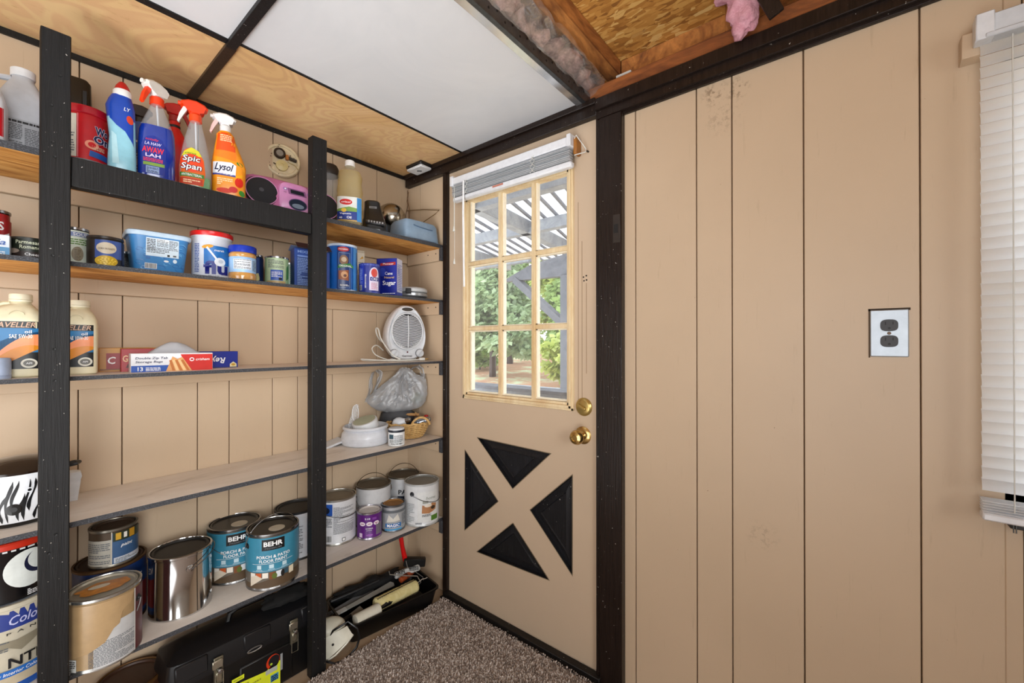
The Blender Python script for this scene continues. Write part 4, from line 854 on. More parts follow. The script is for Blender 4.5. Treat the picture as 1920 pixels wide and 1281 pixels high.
b = MB(); b.sheet(lambda u, v: Vector((-.06 + .105 * u - .022 * v * (u - .2), -.030 - .030 * (1 - v) - .02 * u * (1 - u), -.004 + .080 * v + .055 * u * (1 - v) * 1.0 + .012 * u)), 8, 8, P('d5d2c3', .4)); b.tube([(.046, -.056, .063), (.02, -.062, .040), (-.02, -.064, .012), (-.058, -.062, -.003)], .004, P('dedbcd', .4), 6); b.done('flange', t, fix=False)
b = MB(); b.loft([(0, .062, .040), (.012, .060, .039), (.026, .050, .032), (.034, .030, .02), (.036, .002, .002)], P('d2cfc0', .4), 24, Matrix.Translation((-.035, .005, .078)) @ Matrix.Rotation(R(30), 4, 'X')); b.done('dome', t)
b = MB(); b.lathe([(.0045, 0), (.0045, .001)], P('3c3a36', .6), Matrix.Translation((-.028, -.054, .048)) @ Ry, 10); b.done('hole', t)
b = MB(); b.tube([(-1.60, .80, .035), (-1.575, .83, .09), (-1.545, .875, .115), (-1.520, .900, .085), (-1.512, .905, .05), (-1.515, .895, .018), (-1.520, .872, .000), (-1.513, .838, -.003), (-1.522, .808, .0), (-1.55, .79, .006)], .0042, P('17171a', .35), 8); tag(b.done('power_cord'), 'black cord looped on the floor at the foot of the right hand post', 'cord')

# ------------------------------------------------------------ fourth shelf
x, y = -1.700, .040
t = thing('slow_cooker', 'zebra striped slow cooker with black lid behind the left hand post', 'slow cooker', (x, y, SD), face(x, y)); r = .078
secs = [(0, r - .012, r - .012), (.006, r - .006, r - .006), (.012, r - .003, r - .003), (.118, r, r), (.126, r + .003, r + .003), (.132, r + .004, r + .004)]
b = MB(); b.loft(secs, P('e9ebee', .3)); k = b.mi(BLKG)
for f in b.bm.faces:
    if f.calc_center_median().z < .011: f.material_index = k
b.done('body', t); zb = Art(); rz = random.Random(11); STR = P('15161c', .35)
for i in range(24):
    u = -.112 + i * .0098; p = []; q = []; v0 = .015 + (.022 if i % 3 == 1 else 0); v1 = .117 - (.034 if i % 3 == 2 else 0); ph = i * .8
    for s_i in range(15):
        f = s_i / 14; w = .0033 * min(1, 6 * f + .1, 6 * (1 - f) + .1) * (.8 + .3 * math.sin(f * 7 + i)); uu = u + .0042 * math.sin(ph * .35 + f * 5.2) + .006 * f; p.append((uu - w, v0 + (v1 - v0) * f)); q.append((uu + w, v0 + (v1 - v0) * f))
    for s_i in range(14): zb.poly([p[s_i], q[s_i], q[s_i + 1], p[s_i + 1]], STR, 0)
zb.ell(-.012, .046, .014, .014, BLKG, 1); zb.ell(-.012, .046, .006, .006, DGREY, 2); zb.ell(.014, .090, .006, .006, P('e9ebee', .3), 1); zb.ell(.014, .090, .0035, .0035, STR, 2)
zb.build(loftmap(secs), t, 'zebra_print', step=.014)
b = MB(); b.loft([(.132, r + .006, r + .006), (.138, r + .006, r + .006), (.150, r - .008, r - .008), (.162, r - .030, r - .030), (.167, .01, .01)], P('33241b', .12, coat=.4)); b.done('lid', t)
b = MB(); b.tube([(.0, -.002, .120), (.060, .0, .122), (.082, -.012, .124), (.100, -.012, .126), (.106, .0, .127), (.100, .014, .126), (.080, .014, .124), (.06, .01, .122)], .0055, BLK, 8); b.done('side_handle', t)
t = thing('paper_bundle', 'crumpled white paper beside the slow cooker on the dusty shelf', 'paper', (-1.785, .128, SD), -8); b = MB()
b.rings([[Vector((px * .026 * s + dx, py * .02 * s, z)) for px, py in ((-1, -1), (1, -.8), (.9, 1), (-1, .9))] for z, s, dx in ((0, .9, 0), (.04, 1, .002), (.058, 1.05, .003))], P('e4e6ea', .7)); b.rings([[Vector((px * .026 * s + dx, py * .02 * s, z)) for px, py in ((-1, -1), (1, -.8), (.9, 1), (-1, .9))] for z, s, dx in ((.058, 1.0, .003), (.070, 1.1, .004), (.083, .75, .010), (.088, .2, .008))], P('dfe2e6', .7)); b.done('sheets', t)
x, y = -1.750, 1.078
t = thing('white_tub', 'low wide white plastic tub with open lipped rim', 'tub', (x, y, SD), face(x, y)); r = .106; WPL = P('dadde3', .32)
b = MB(); b.lathe([(r - .010, 0), (r - .003, .004), (r, .010), (r + .001, .030), (r - .002, .052), (r - .012, .064), (r - .016, .068), (r - .006, .072), (r - .005, .079), (r - .009, .083), (r - .013, .083), (r - .014, .076), (r - .020, .050), (.02, .045)], WPL, None, 44); b.done('tub', t)
b = MB()
for z in (.022, .027, .034): b.lathe([(r + .0005, z), (r + .0014, z + .001), (r + .0005, z + .002)], WPL, None, 44, (False, False))
b.done('ridge', t); b = MB(); b.plate([(-.014, .0), (.014, .0), (.016, .02), (.012, .10), (.006, .115), (-.006, .115), (-.012, .10), (-.016, .02)], -.002, .002, CLEARP, Matrix.Translation((-.066, .045, .062)) @ Matrix.Rotation(R(14), 4, 'Y') @ Matrix.Rotation(R(-10), 4, 'X'), .001); b.tube([(-.066 + .014 * math.cos(q) + .020, .026, .135 + .038 * math.sin(q)) for q in [k * .5236 for k in range(12)]], .002, WHITE, 6, True); b.done('clear_handle', t)
t = thing('jar_lid', 'white round cap with dusty grey green top tipped inside the white tub', 'lid', (x + .016, y - .006, SD + .070), face(x, y), None, (R(12), R(-14)))
b = MB(); b.lathe([(.052, .0), (.055, .002), (.057, .034), (.055, .040), (.050, .042)], P('dcdee0', .35), None, 36); b.done('skirt', t); b = MB(); b.lathe([(.050, .0425), (.030, .044), (.0005, .044)], P('b9bda8', .7), None, 36, (True, True)); b.done('top_disc', t)
b = MB(); b.box((-1.815, .950, SD + .012), (.07, .10, .010), P('d6d7da', .4), Matrix.Rotation(R(12), 4, 'X') @ Matrix.Rotation(R(3), 4, 'Y'), .003); tag(b.done('plastic_strip'), 'flat white plastic lid lying behind the right hand post left of the tub', 'lid')
x, y = -1.605, 1.143
t = thing('small_jar', 'small white jar with dark band under its lid at the shelf edge', 'jar', (x, y, SD), face(x, y)); r = .0365
b = MB(); b.lathe([(r - .004, 0), (r, .003), (r, .060), (r - .001, .062)], P('e3e5e6', .4)); b.done('body', t); b = MB(); b.lathe([(r - .001, .062), (r + .0008, .063), (r + .0008, .071), (r - .001, .072)], P('222a3a', .4)); b.lathe([(r - .0015, .072), (r - .002, .078), (r - .005, .080), (.001, .080)], P('d3d5d8', .4)); b.done('lid', t)
a = Art(); a.rect(-.036, .034, -.013, .054, P('44606e', .4)); a.rect(-.036, .008, .04, .033, P('d3d6d6', .45)); a.text('PLASTER MIX', .002, .012, .05, .006, INK, 1, 0, .02); a.lines(-.010, .020, .03, .052, 6, INKG, 1); a.lines(-.032, .018, -.012, .032, 4, INKG, 1); a.build(cylmap(r), t, step=.010)
x, y = -1.695, 1.275
t = thing('wicker_basket', 'small woven wicker basket holding bulbs next to the white jar', 'basket', (x, y, SD), face(x, y) + 8); b = MB()
def brim(z): return .064 + .040 * (z / .07) ** .8, .050 + .026 * (z / .07) ** .8
for i in range(13):
    z = .004 + i * .0052; rx, ry = brim(z); b.tube([((rx + .0030 * (1 if (k // 2 + i) % 2 else -1)) * math.cos(k * .1309), (ry + .0030 * (1 if (k // 2 + i) % 2 else -1)) * math.sin(k * .1309), z) for k in range(48)], .0025, WICK, 5, True)
b.done('weave', t, 'stuff'); b = MB(); rx, ry = brim(.071)
b.tube([(rx * math.cos(k * .1309), ry * math.sin(k * .1309), .073 + .003 * math.sin(k * 1.9)) for k in range(48)], .0050, WICK, 6, True); b.done('rim', t)
b = MB(); rx, ry = brim(0); b.loft([(.002, rx, ry), (.006, rx, ry)], WICK, 32); b.done('base', t)
for k in range(24):
    q = k * .2618; b = MB(); b.tube([(brim(z)[0] * math.cos(q), brim(z)[1] * math.sin(q), z) for z in (.002, .03, .055, .072)], .0024, WICK, 5); b.done('stake', t)
for (cx, cy, w, hh, tn) in ((.050, -.066, .044, .038, 6), (.02, .072, .05, .045, 0)):
    b = MB(); b.tube([(cx - w + 2 * w * k / 12, cy - (.012 if cy < 0 else 0) * math.sin(math.pi * k / 12), .068 + hh * math.sin(math.pi * k / 12) ** .6) for k in range(13)], .0055, WICK, 7); b.done('handle', t)
def in_b(name, label, cat, u, v, z, group=None):
    q = Matrix.Rotation(R(90 + face(x, y) + 8), 4, 'Z') @ Vector((u, v, 0)); return thing(name, label, cat, (x + q.x, y + q.y, SD + z), face(x, y), group)
def bulb(t, m, neck=True):
    b = MB(); b.lathe([(.0005, -.030), (.014, -.027), (.025, -.016), (.029, 0), (.026, .014), (.018, .027), (.0135, .036), (.013, .04)], m, Matrix.Rotation(R(70), 4, 'Y') @ Matrix.Rotation(R(20), 4, 'X'), 28); b.done('globe', t)
    b = MB(); b.lathe([(.0132, .040), (.0132, .058), (.008, .064), (.004, .066)], TIN, Matrix.Rotation(R(70), 4, 'Y') @ Matrix.Rotation(R(20), 4, 'X'), 16); b.done('screw_base', t)
bulb(in_b('light_bulb', 'frosted white light bulb at the left in the wicker basket', 'light bulb', -.048, -.014, .074), P('d9dde2', .25))
bulb(in_b('light_bulb', 'silver grey light bulb at the right behind the basket handle', 'light bulb', .046, -.030, .074), P('8f959e', .15, .6))
t = in_b('wood_stick', 'short tan wooden stick lying across the back of the basket', 'stick', .010, .045, .098); b = MB(); b.tube([(-.045, 0, 0), (-.01, .003, .006), (.05, 0, .002)], [.007, .008, .007], P('c49a68', .6), 8); b.done('stick', t); b = MB(); b.lathe([(.0074, .03), (.0078, .034), (.0074, .038)], P('8c6236', .6), Rx, 12, (False, False)); b.done('band', t)
t = in_b('red_plug', 'small red plastic knob at the right rim of the basket', 'plug', .092, .020, .082); b = MB(); b.lathe([(.005, -.03), (.006, -.004), (.010, 0), (.011, .012), (.008, .018), (.001, .019)], RED, None, 14); b.done('knob', t); b = MB(); b.lathe([(.0105, .004), (.0116, .006), (.0105, .008)], P('8f1015', .4), None, 14, (False, False)); b.done('ring', t)
# grey carrier bag
t = thing('plastic_bag', 'crumpled grey plastic carrier bag slumped in the shelf corner', 'bag', (-1.765, 1.262, SD), face(-1.75, 1.25)); b = MB()
BO = [(-.156, .068), (-.142, .048), (-.125, .030), (-.095, .012), (-.06, .002), (-.02, .0), (.03, .003), (.075, .008), (.117, .022), (.136, .046), (.146, .085), (.146, .125), (.138, .166), (.115, .178), (.09, .190), (.073, .206), (.057, .219), (.036, .223), (.016, .222), (.002, .205), (-.013, .185), (-.040, .162), (-.078, .133), (-.110, .103), (-.138, .085)]
def bag_side(sgn):
    n = len(BO); C0 = Vector((.02, 0, .095)); PK_ = Vector((.035, 0, .222))
    def f(u, v):
        q = (u * n) % n; i = int(q) % n; a_, b_ = BO[i], BO[(i + 1) % n]; t_ = q - int(q); e = Vector((a_[0] + (b_[0] - a_[0]) * t_, 0, a_[1] + (b_[1] - a_[1]) * t_))
        p = e.lerp(C0, v); d = p - PK_; ang = math.atan2(d.x, -d.z)
        w = noise.noise((ang * 7, 1.7 * d.length * 10, 3 * sgn)) * .020 + abs(noise.noise((ang * 15, d.length * 9, 9))) * .020 + noise.noise((p.x * 45, p.z * 45, sgn)) * .006
        dep = .052 * math.sqrt(max(0, 1 - (1 - v) ** 2)) * (1 - .45 * max(0, min(1, p.z / .22)))
        return Vector((p.x + .004 * noise.noise((p.z * 60, u * 9, 2)), sgn * (dep + w * min(1, v * 4)), p.z + .118))
    return f
b.sheet(bag_side(-1), 90, 22, BAGM); b.sheet(bag_side(1), 60, 10, BAGM); bmesh.ops.remove_doubles(b.bm, verts=b.bm.verts, dist=.0004); b.done('sack', t, fix=False, sharp=1.3)
for pts in ([(-.150, -.01, .175), (-.132, .0, .225), (-.128, .0, .275), (-.118, .005, .318), (-.095, .005, .330), (-.078, .005, .312), (-.085, .01, .28), (-.105, .01, .235), (-.118, .01, .205)], [(.055, .015, .31), (.075, .018, .338), (.098, .018, .345), (.118, .015, .332), (.128, .01, .30), (.125, .0, .28)]):
    b = MB(); k = [Vector(p) for p in pts]; n = len(k)
    def strap(u, v, k=k, n=n):
        f = u * (n - 1); i = min(n - 2, int(f)); p = k[i].lerp(k[i + 1], f - i); w = .030 * (1 - .3 * math.sin(math.pi * u))
        return p + Vector((w * (v - .5) * .9, .016 * math.sin(v * 9 + u * 6), w * (v - .5) * .5)) + Vector((.005 * noise.noise((u * 9, v * 4, 1)), 0, .005 * noise.noise((u * 9, v * 4, 7))))
    b.sheet(strap, 26, 8, BAGM); b.done('handle_loop', t, fix=False, sharp=1.3)
b = MB(); lump(b, (.100, -.004, .185), (.036, .020, .030), P('5f7a4c', .7), 2, .35, 25, 9); lump(b, (-.01, .012, .165), (.075, .02, .03), P('8b8d90', .6), 2, .35, 20, 6); lump(b, (.0, .012, .075), (.085, .025, .075), P('4b4c50', .6), 2, .2, 15, 6); b.done('contents', t, fix=False)

# ------------------------------------------------------------ third shelf
def oil_jug(x, y, turn, label, w, h, nx, txt, small):
    t = thing('oil_jug', label, 'oil jug', (x, y, S3), turn, 'cream motor oil jugs'); d = .040; IV = P('e4dcc0', .35)
    secs = [(0, w - .006, d - .006, 0, 0, 6), (.004, w - .001, d - .001, 0, 0, 6), (.010, w, d, 0, 0, 6), (h * .66, w, d, 0, 0, 6), (h * .74, w - .002, d - .002, 0, 0, 5), (h * .80, w - .010, d - .008, nx * .2, 0, 4), (h * .85, w * .55, d * .7, nx * .7, 0, 3), (h * .875, .020, .020, nx, 0, 2), (h * .91, .017, .017, nx, 0, 2)]
    b = MB(); b.loft(secs, IV, 44); b.done('body', t)
    b = MB(); b.lathe([(.019, h * .905), (.0205, h * .91), (.0205, h * .99), (.019, h), (.001, h)], P('e9e3cd', .35), Matrix.Translation((nx, 0, 0)), 28); b.lathe([(.0207, h * .925), (.0215, h * .93), (.0207, h * .935)], P('d9d2ba', .35), Matrix.Translation((nx, 0, 0)), 28, (False, False)); b.done('cap', t)
    b = MB(); b.tube([(nx * .7 + .013 * math.cos(q), 0, h * .735 + .012 * math.sin(q)) for q in [k * .3927 for k in range(16)]], .0009, P('d5cdb2', .4), 5, True); o = b.done('moulded_ring', t); o.location = (0, -d + .003, 0)
    L = w * .86; a = Art(); a.rect(-L, .022, L, h * .665, P('17181b', .4), 0); a.rect(-L, h * .30, L, h * .585, P('2f7fae', .4), 1); a.poly([(-L, h * .28), (-L, h * .34), (L * .1, h * .50), (L, h * .545), (L, h * .40), (L * .3, h * .36)], P('1f5f8c', .4), 1)
    c = []; e = []
    for k in range(13): q = k / 12; c.append((-L + 2 * L * q, .024 + h * .40 * (1 - (1 - q) ** 2))); e.append((-L + 2 * L * q, .024 + h * .22 * (1 - (1 - q) ** 2) * q))
    for k in range(12): a.poly([c[k], c[k + 1], e[k + 1], e[k]][::-1], P('dd9420', .4), 2)
    f = [(u_, v_ - .010 - .012 * abs(u_ + L) / L) for u_, v_ in c]
    for k in range(12): a.poly([c[k], c[k + 1], (f[k + 1][0], f[k + 1][1] + .005), (f[k][0], f[k][1] + .005)][::-1], P('f0a070', .4), 3)
    a.ell(L * .66, .036, .014, .012, P('d9d5c8', .4), 4); a.ell(L * .66, .036, .010, .008, P('6d6a62', .4), 5); a.text('API', L * .66, .036, .010, .004, INKW, 6)
    a.text(txt, 0, h * .625, L * 1.8, .013, P('c9a890', .4), 3, .25, .015); a.text('SAE ' + small, L * .35, h * .49, L * .85, .010, INKW, 4); a.text('oil', L * .62, h * .545, .012, .008, INKW, 4); a.text('motor', -L * .62, h * .455, .020, .006, INKW, 4)
    a.build(loftmap(secs), t, step=.010); b = MB(); b.tube([(-w + .012, 0, h * .72), (-w + .004, 0, h * .80), (-w * .3, 0, h * .88), (nx - .018, 0, h * .88)], .007, IV, 8); b.done('handle', t); return t
oil_jug(-1.655, .025, -6, 'cream motor oil jug with black and blue label, left of the post', .052, .212, .012, 'TRAVELLER', '5W-30')
oil_jug(-1.668, .126, -8, 'cream motor oil jug with black and blue label, just right of the post', .054, .205, .018, 'TRAVELLER', '10W-30')
t = thing('plastic_cup', 'pale blue plastic cap standing at the far left shelf edge', 'cap', (-1.598, -.006, S3), 0); b = MB(); b.lathe([(.026, 0), (.0275, .002), (.0275, .046), (.025, .051), (.001, .052)], P('b9c6dc', .35), None, 32); b.done('shell', t); b = MB(); b.lathe([(.0276, .006), (.0284, .008), (.0276, .010)], P('a9b7d0', .35), None, 32, (False, False)); b.done('ring', t)
def carton(name, label, cat, x, y, z, w, d, h, turn, m, art=None, group=None, bev=.0012, side=None, top=None):
    t = thing(name, label, cat, (x, y, z), turn, group); b = MB(); b.box((0, 0, h / 2), (w, d, h), m, None, bev); b.done('carton', t)
    if art: a = Art(); art(a); a.build(planemap(d / 2), t)
    if side: a = Art(); side(a); a.build(sidemap(w / 2), t, 'side_panel')
    if top: a = Art(); top(a); a.build(lambda u, v, o: (u, v, h + o), t, 'top_panel')
    return t
def a_yellow(a): a.rect(-.054, .007, .068, .056, P('a3282c', .4), 0); a.text('C', -.042, .034, .018, .022, INKW, 1, .1, .02); a.rect(-.068, .004, .068, .008, P('8c5a12', .4), 0)
carton('wrap_box', 'gold yellow wrap box with red panel, left end of the row', 'box', -1.762, .262, S3, .14, .042, .072, -5, P('c8951d', .35), a_yellow, 'kitchen wrap boxes')
def a_red(a): a.text('Go', -.070, .040, .022, .020, P('e9c9a0', .4), 0, 0, .02); a.rect(-.07, .0, .09, .006, P('8d1a20', .4), 0); a.poly([(-.074, .012), (-.069, .026), (-.064, .012)], P('5a1216', .4), 0)
carton('wrap_box', 'red wrap box mostly hidden behind the white storage bag box', 'box', -1.705, .318, S3, .17, .042, .070, -5, P('b42732', .35), a_red, 'kitchen wrap boxes')
def a_reyn(a): a.text('Reynolds', .005, .030, .100, .026, INKW, 0, .25, .02, math.pi); a.rect(-.090, .0, .090, .004, P('12206e', .4), 0); a.poly([(.068, .004), (.088, .004), (.088, .014), (.078, .022), (.068, .014)], P('e8dfb0', .4), 0); a.ell(.078, .012, .006, .004, P('d0a52a', .4), 1)
carton('wrap_box', 'blue wrap box with upside down white lettering', 'box', -1.722, .447, S3, .185, .052, .058, -4, P('2139a0', .32), a_reyn, 'kitchen wrap boxes', top=lambda a: (a.text('Reynolds', -.005, .002, .10, .018, INKW, 0, .25, .02, math.pi), a.ell(.070, .006, .010, .008, P('d9c98a', .4), 0)))
def a_bags(a):
    a.rect(-.098, .0, .098, .020, P('2e62b4', .4), 0); a.poly([(.034, .0), (.098, .0), (.098, .052), (.016, .052)], P('d2382f', .4), 1)
    a.poly([(-.02, .0), (.045, .0), (.02, .044), (.008, .038), (-.004, .046), (-.012, .022)], P('e3b078', .4), 2)
    for i in range(5): a.poly([(-.004 + i * .009, .002), (.003 + i * .009, .002), (-.006 + i * .007, .036), (-.012 + i * .007, .034)], P(('c98240', 'f0cf9c')[i % 2], .4), 3)
    a.text('Double Zip Tab', -.052, .041, .074, .0085, NAVY, 1, .15); a.text('Storage Bags', -.058, .030, .062, .0085, NAVY, 1, .15); a.text('13', -.078, .010, .012, .012, INKW, 1, 0, .02); a.lines(-.066, .004, -.032, .016, 3, INKW, 1)
    a.ell(.044, .036, .006, .006, INKW, 3); a.ell(.044, .036, .004, .003, RED, 4); a.text('crisham', .072, .036, .036, .008, INKW, 3, .2)
t = carton('storage_bag_box', 'white, blue and red storage bag box with a clear bag pulled out', 'box', -1.640, .343, S3, .198, .048, .056, -3, P('e8e9ec', .35), a_bags)
def bagp(u, v): return Vector((-.075 + .15 * u + .01 * v, -.012 + .035 * v, .050 + (.040 * math.sin(math.pi * u) ** 1.3) * (1 - abs(2 * v - 1) ** 3) + .004 * noise.noise((u * 8, v * 5, 2))))
b = MB(); b.sheet(bagp, 24, 10, mk_clear('zip_bag', 'c9cbd0', .35, .3)); b.done('pulled_bag', t, fix=False, sharp=1.4)
# fan heater
hx, hy, ht = -1.725, 1.268, -16
t = thing('fan_heater', 'white upright fan heater with round grille at the right end of the shelf', 'heater', (hx, hy, S3 + .001), ht); FW = P('dfe2e6', .3)
OUT = []
for k in range(48):
    q = 2 * math.pi * k / 48; c, s = math.cos(q), math.sin(q)
    z = .136 + .134 * (math.copysign(abs(s) ** .85, s)); w = .100 - .030 * max(0, (z - .11) / .16) ** 1.5 - .010 * max(0, (.08 - z) / .08); OUT.append((w * math.copysign(abs(c) ** (.62 if s < 0 else .8), c), z))
b = MB(); rr = []
for yy, s in ((-.050, .86), (-.056, .93), (-.050, .975), (-.040, 1), (.0, .985), (.035, .93), (.050, .86)): rr.append([Vector((px * s, yy, .136 + (pz - .136) * s + (.0 if s == 1 else 0))) for px, pz in OUT])
b.rings(rr, FW); b.done('shell', t)
b = MB(); GC = (0, .143); b.lathe([(.078, 0), (.076, .003), (.0005, .003)], P('2d2f33', .6), Matrix.Translation((0, -.0545, GC[1])) @ Matrix.Diagonal((1.0, 1, 1.13, 1)) @ Ry, 40); b.done('grille_cavity', t)
for i in range(25):
    z = GC[1] - .080 + .160 * (i + .5) / 25; hw = .078 * math.sqrt(max(.02, 1 - ((z - GC[1]) / .086) ** 2)); b = MB(); b.tube([(-hw + 2 * hw * k / 8, -.0602 - .004 * math.sin(math.pi * k / 8), z - .010 * math.sin(math.pi * k / 8) + .004) for k in range(9)], .0017, FW, 5); b.done('grille_bar', t)
b = MB(); b.tube([(0, -.066, GC[1] + .078), (.002, -.068, GC[1]), (0, -.066, GC[1] - .080)], .002, FW, 6); b.tube([(.078 * math.cos(k * .1571), -.0585, GC[1] + .087 * math.sin(k * .1571)) for k in range(40)], .0035, FW, 6, True); b.done('grille_ring', t)
b = MB(); b.loft([(0, .030, .0115, 0, 0, 2.6), (.002, .031, .0125, 0, 0, 2.6)], P('4a443e', .6), 28, Matrix.Translation((0, -.0545, .249)) @ Ry); b.tube([(.031 * math.cos(k * .2618), -.056, .249 + .0115 * math.sin(k * .2618)) for k in range(24)], .003, FW, 6, True); b.done('shaded_carry_slot', t)  # dark oval plate paints the shade inside the handle opening, with a rim around it
for u in (-.066, .062):
    b = MB(); b.lathe([(.021, 0), (.021, .001), (.0195, .0012)], P('55585c', .4), Matrix.Translation((u, -.0555, .036)) @ Ry, 28); b.lathe([(.0195, 0), (.0185, .010), (.016, .012), (.0005, .012)], P('d9dce0', .3), Matrix.Translation((u, -.0555, .036)) @ Ry, 28); b.box((u, -.069, .036), (.005, .006, .030), P('cfd2d6', .3), Matrix.Rotation(R(40), 4, 'Y'), .001); b.done('knob', t)
a = Art(); a.ell(0, .042, .004, .004, P('6d2a2a', .4)); a.text('Germes', -.002, .024, .050, .009, INK, 0, 0, .01); a.build(planemap(.0562), t)
for u in (-.055, .055): b = MB(); b.lathe([(.010, -.001), (.012, .004), (.010, .012)], P('c9ccd0', .4), Matrix.Translation((u, 0, 0)), 16); b.done('foot', t)
b = MB(); loopy = [(-.085, .02, .085), (-.115, .0, .10), (-.135, -.01, .13), (-.140, -.02, .155), (-.132, -.03, .150), (-.125, -.04, .11), (-.10, -.06, .06), (-.07, -.075, .022), (-.045, -.08, .010), (-.07, -.078, .004), (-.13, -.06, .004), (-.20, -.05, .006), (-.218, -.055, .012), (-.19, -.068, .010), (-.10, -.08, .004), (.0, -.084, .004), (.06, -.084, .006)]
def smooth(pts, n=5):
    p = [Vector(q) for q in pts]; o = []
    for i in range(len(p) - 1):
        a_, b_, c_, d_ = p[max(0, i - 1)], p[i], p[i + 1], p[min(len(p) - 1, i + 2)]
        for k in range(n):
            s = k / n; o.append(.5 * ((2 * b_) + (c_ - a_) * s + (2 * a_ - 5 * b_ + 4 * c_ - d_) * s * s + (3 * b_ - a_ - 3 * c_ + d_) * s ** 3))
    return o + [p[-1]]
b.tube(smooth(loopy), .0032, P('dcdcd6', .4), 7); b.tube(smooth([(-.10, .0, .05), (-.14, -.03, .075), (-.165, -.04, .06), (-.15, -.05, .03), (-.10, -.06, .008), (-.06, -.07, .004)]), .0028, P('dcdcd6', .4), 7); b.done('power_cord', t)
b = MB(); b.box((.062, -.085, .008), (.030, .016, .014), P('e3e3de', .4), None, .003); b.box((.086, -.085, .008), (.018, .002, .006), BRASS); b.box((-.09, -.08, .007), (.05, .010, .008), P('dcdcd6', .4), None, .003); b.done('plug', t)

# ------------------------------------------------------------ second shelf
def tin_can(label, x, y, r, h, m, art=None, turn=None, z=SB, name='food_can', cat='can', lid=TIN, group=None, rim=TIN, lidh=0, lidm=None):
    t = thing(name, label, cat, (x, y, z), face(x, y) if turn is None else turn, group); can_body(t, r, h, m, rim, lid, 32)
    if lidh: b = MB(); b.lathe([(r + .001, h - .004), (r + .0025, h - .002), (r + .0025, h + lidh - .002), (r, h + lidh), (.001, h + lidh)], lidm, None, 36); b.done('plastic_lid', t)
    if art: a = Art(); art(a); a.build(cylmap(r), t, step=r * .28)
    return t
def a1(a): a.rect(-.06, .01, .06, .10, P('b3181d', .35)); a.poly([(-.01, .045), (.035, .070), (.035, .062), (-.005, .035)], INKW, 1); a.text('S', .016, .084, .012, .022, INKW, 1, 0, .02)
tin_can('red tall can at the far left end of the second shelf', -1.690, -.012, .033, .125, P('b3181d', .35), a1)
carton('small_carton', 'small white and blue carton in front of the red can', 'box', -1.615, -.008, SB, .055, .035, .052, -5, P('dfe6ee', .4), lambda a: (a.rect(-.027, .0, .027, .022, P('4a97c4', .4)), a.text('Sa', .010, .034, .022, .014, P('2a5fa8', .4), 1, .3), a.lines(-.02, .004, .02, .018, 3, INKW, 1)))
def a2(a): a.rect(-.11, .006, .11, .052, P('2b3326', .4)); a.rect(-.11, .006, .11, .020, P('3d2f2a', .4), 1); a.text('Parmesan', -.004, .043, .042, .009, P('d9dcc4', .4), 1); a.text('Romano', .0, .031, .036, .009, P('d9dcc4', .4), 1); a.text('Cheese', .006, .013, .030, .007, INKW, 2); a.ell(-.032, .020, .014, .006, P('a8988c', .4), 2)
tin_can('squat dark green cheese canister left of the post', -1.645, .052, .036, .056, P('23281f', .45), a2, lid=P('1d201a', .5), rim=P('20241c', .4), name='cheese_canister')
def a3(a): a.rect(-.1, .008, .1, .098, P('e3e9dc', .45)); a.rect(-.1, .082, .1, .094, P('8d9cc0', .4), 1); a.text('SOUP', .012, .088, .03, .009, INKW, 2); a.lines(-.008, .060, .03, .078, 3, P('6f9a4a', .4), 1); a.ell(.006, .034, .012, .020, P('a59a84', .4), 1); a.lines(.0, .018, .012, .048, 7, P('7a6d58', .4), 2)
tin_can('white and pale green can just right of the left hand post', -1.680, .134, .029, .108, P('cfd4cc', .4), a3)
def a4(a): a.rect(-.11, .008, .11, .076, P('2c211b', .45)); a.rect(-.022, .026, .038, .076, P('4b66a8', .4), 1); a.ell(.002, .054, .021, .016, P('d9cdb8', .4), 2); a.text('CORN NUGGETS', .002, .052, .034, .005, P('6a5030', .4), 3); a.ell(.002, .018, .024, .015, P('d6b32a', .45), 2); [a.ell(.002 + .018 * math.cos(q * 2.4) * (q / 22) ** .5, .018 + .011 * math.sin(q * 2.4) * (q / 22) ** .5, .0024, .002, P('f0d35a', .4), 3, 8) for q in range(22)]; a.rect(.040, .012, .062, .074, P('3a3f6a', .4), 1); a.lines(.042, .016, .058, .070, 9, INKG, 2)
tin_can('dark topped can with a blue corn label right of the pale can', -1.650, .193, .038, .088, P('2c211b', .45), a4, lid=P('352a22', .5), rim=P('3a2f27', .4))
tin_can('small dark can half hidden between the corn can and the blue tub', -1.748, .243, .026, .070, P('24201f', .45), lambda a: (a.rect(-.03, .01, .03, .05, P('35383c', .4)), a.lines(-.02, .014, .025, .046, 6, INKG, 1)))
t = thing('ice_cream_tub', 'tapered blue ice cream tub with pale lid and nutrition panel', 'tub', (-1.690, .315, SB), -3); w = .068; secs = [(0, w - .010, .048, 0, 0, 7), (.004, w - .008, .050, 0, 0, 7), (.112, w + .004, .060, 0, 0, 6)]; BL = P('4f93c8', .35)
b = MB(); b.loft(secs, BL, 44); b.done('tub', t); b = MB(); b.loft([(.110, w + .009, .064, 0, 0, 6), (.116, w + .011, .066, 0, 0, 6), (.123, w + .010, .065, 0, 0, 6), (.126, w + .006, .061, 0, 0, 6)], P('c9dcec', .35), 44); b.done('lid', t)
a = Art(); rz = random.Random(4)
for i in range(26):
    u, v, rr_ = rz.uniform(-.055, .058), rz.uniform(.008, .104), rz.uniform(.006, .014); p = [(u + rr_ * math.cos(k * .5) * (1 - k * .03), v + rr_ * .7 * math.sin(k * .5) * (1 - k * .03)) for k in range(11)]
    for k in range(10): a.poly([p[k], p[k + 1], (p[k + 1][0] + .001, p[k + 1][1] + .0016), (p[k][0] + .001, p[k][1] + .0016)], P(('2f72b0', '7fb9e0')[i % 2], .35), 0)
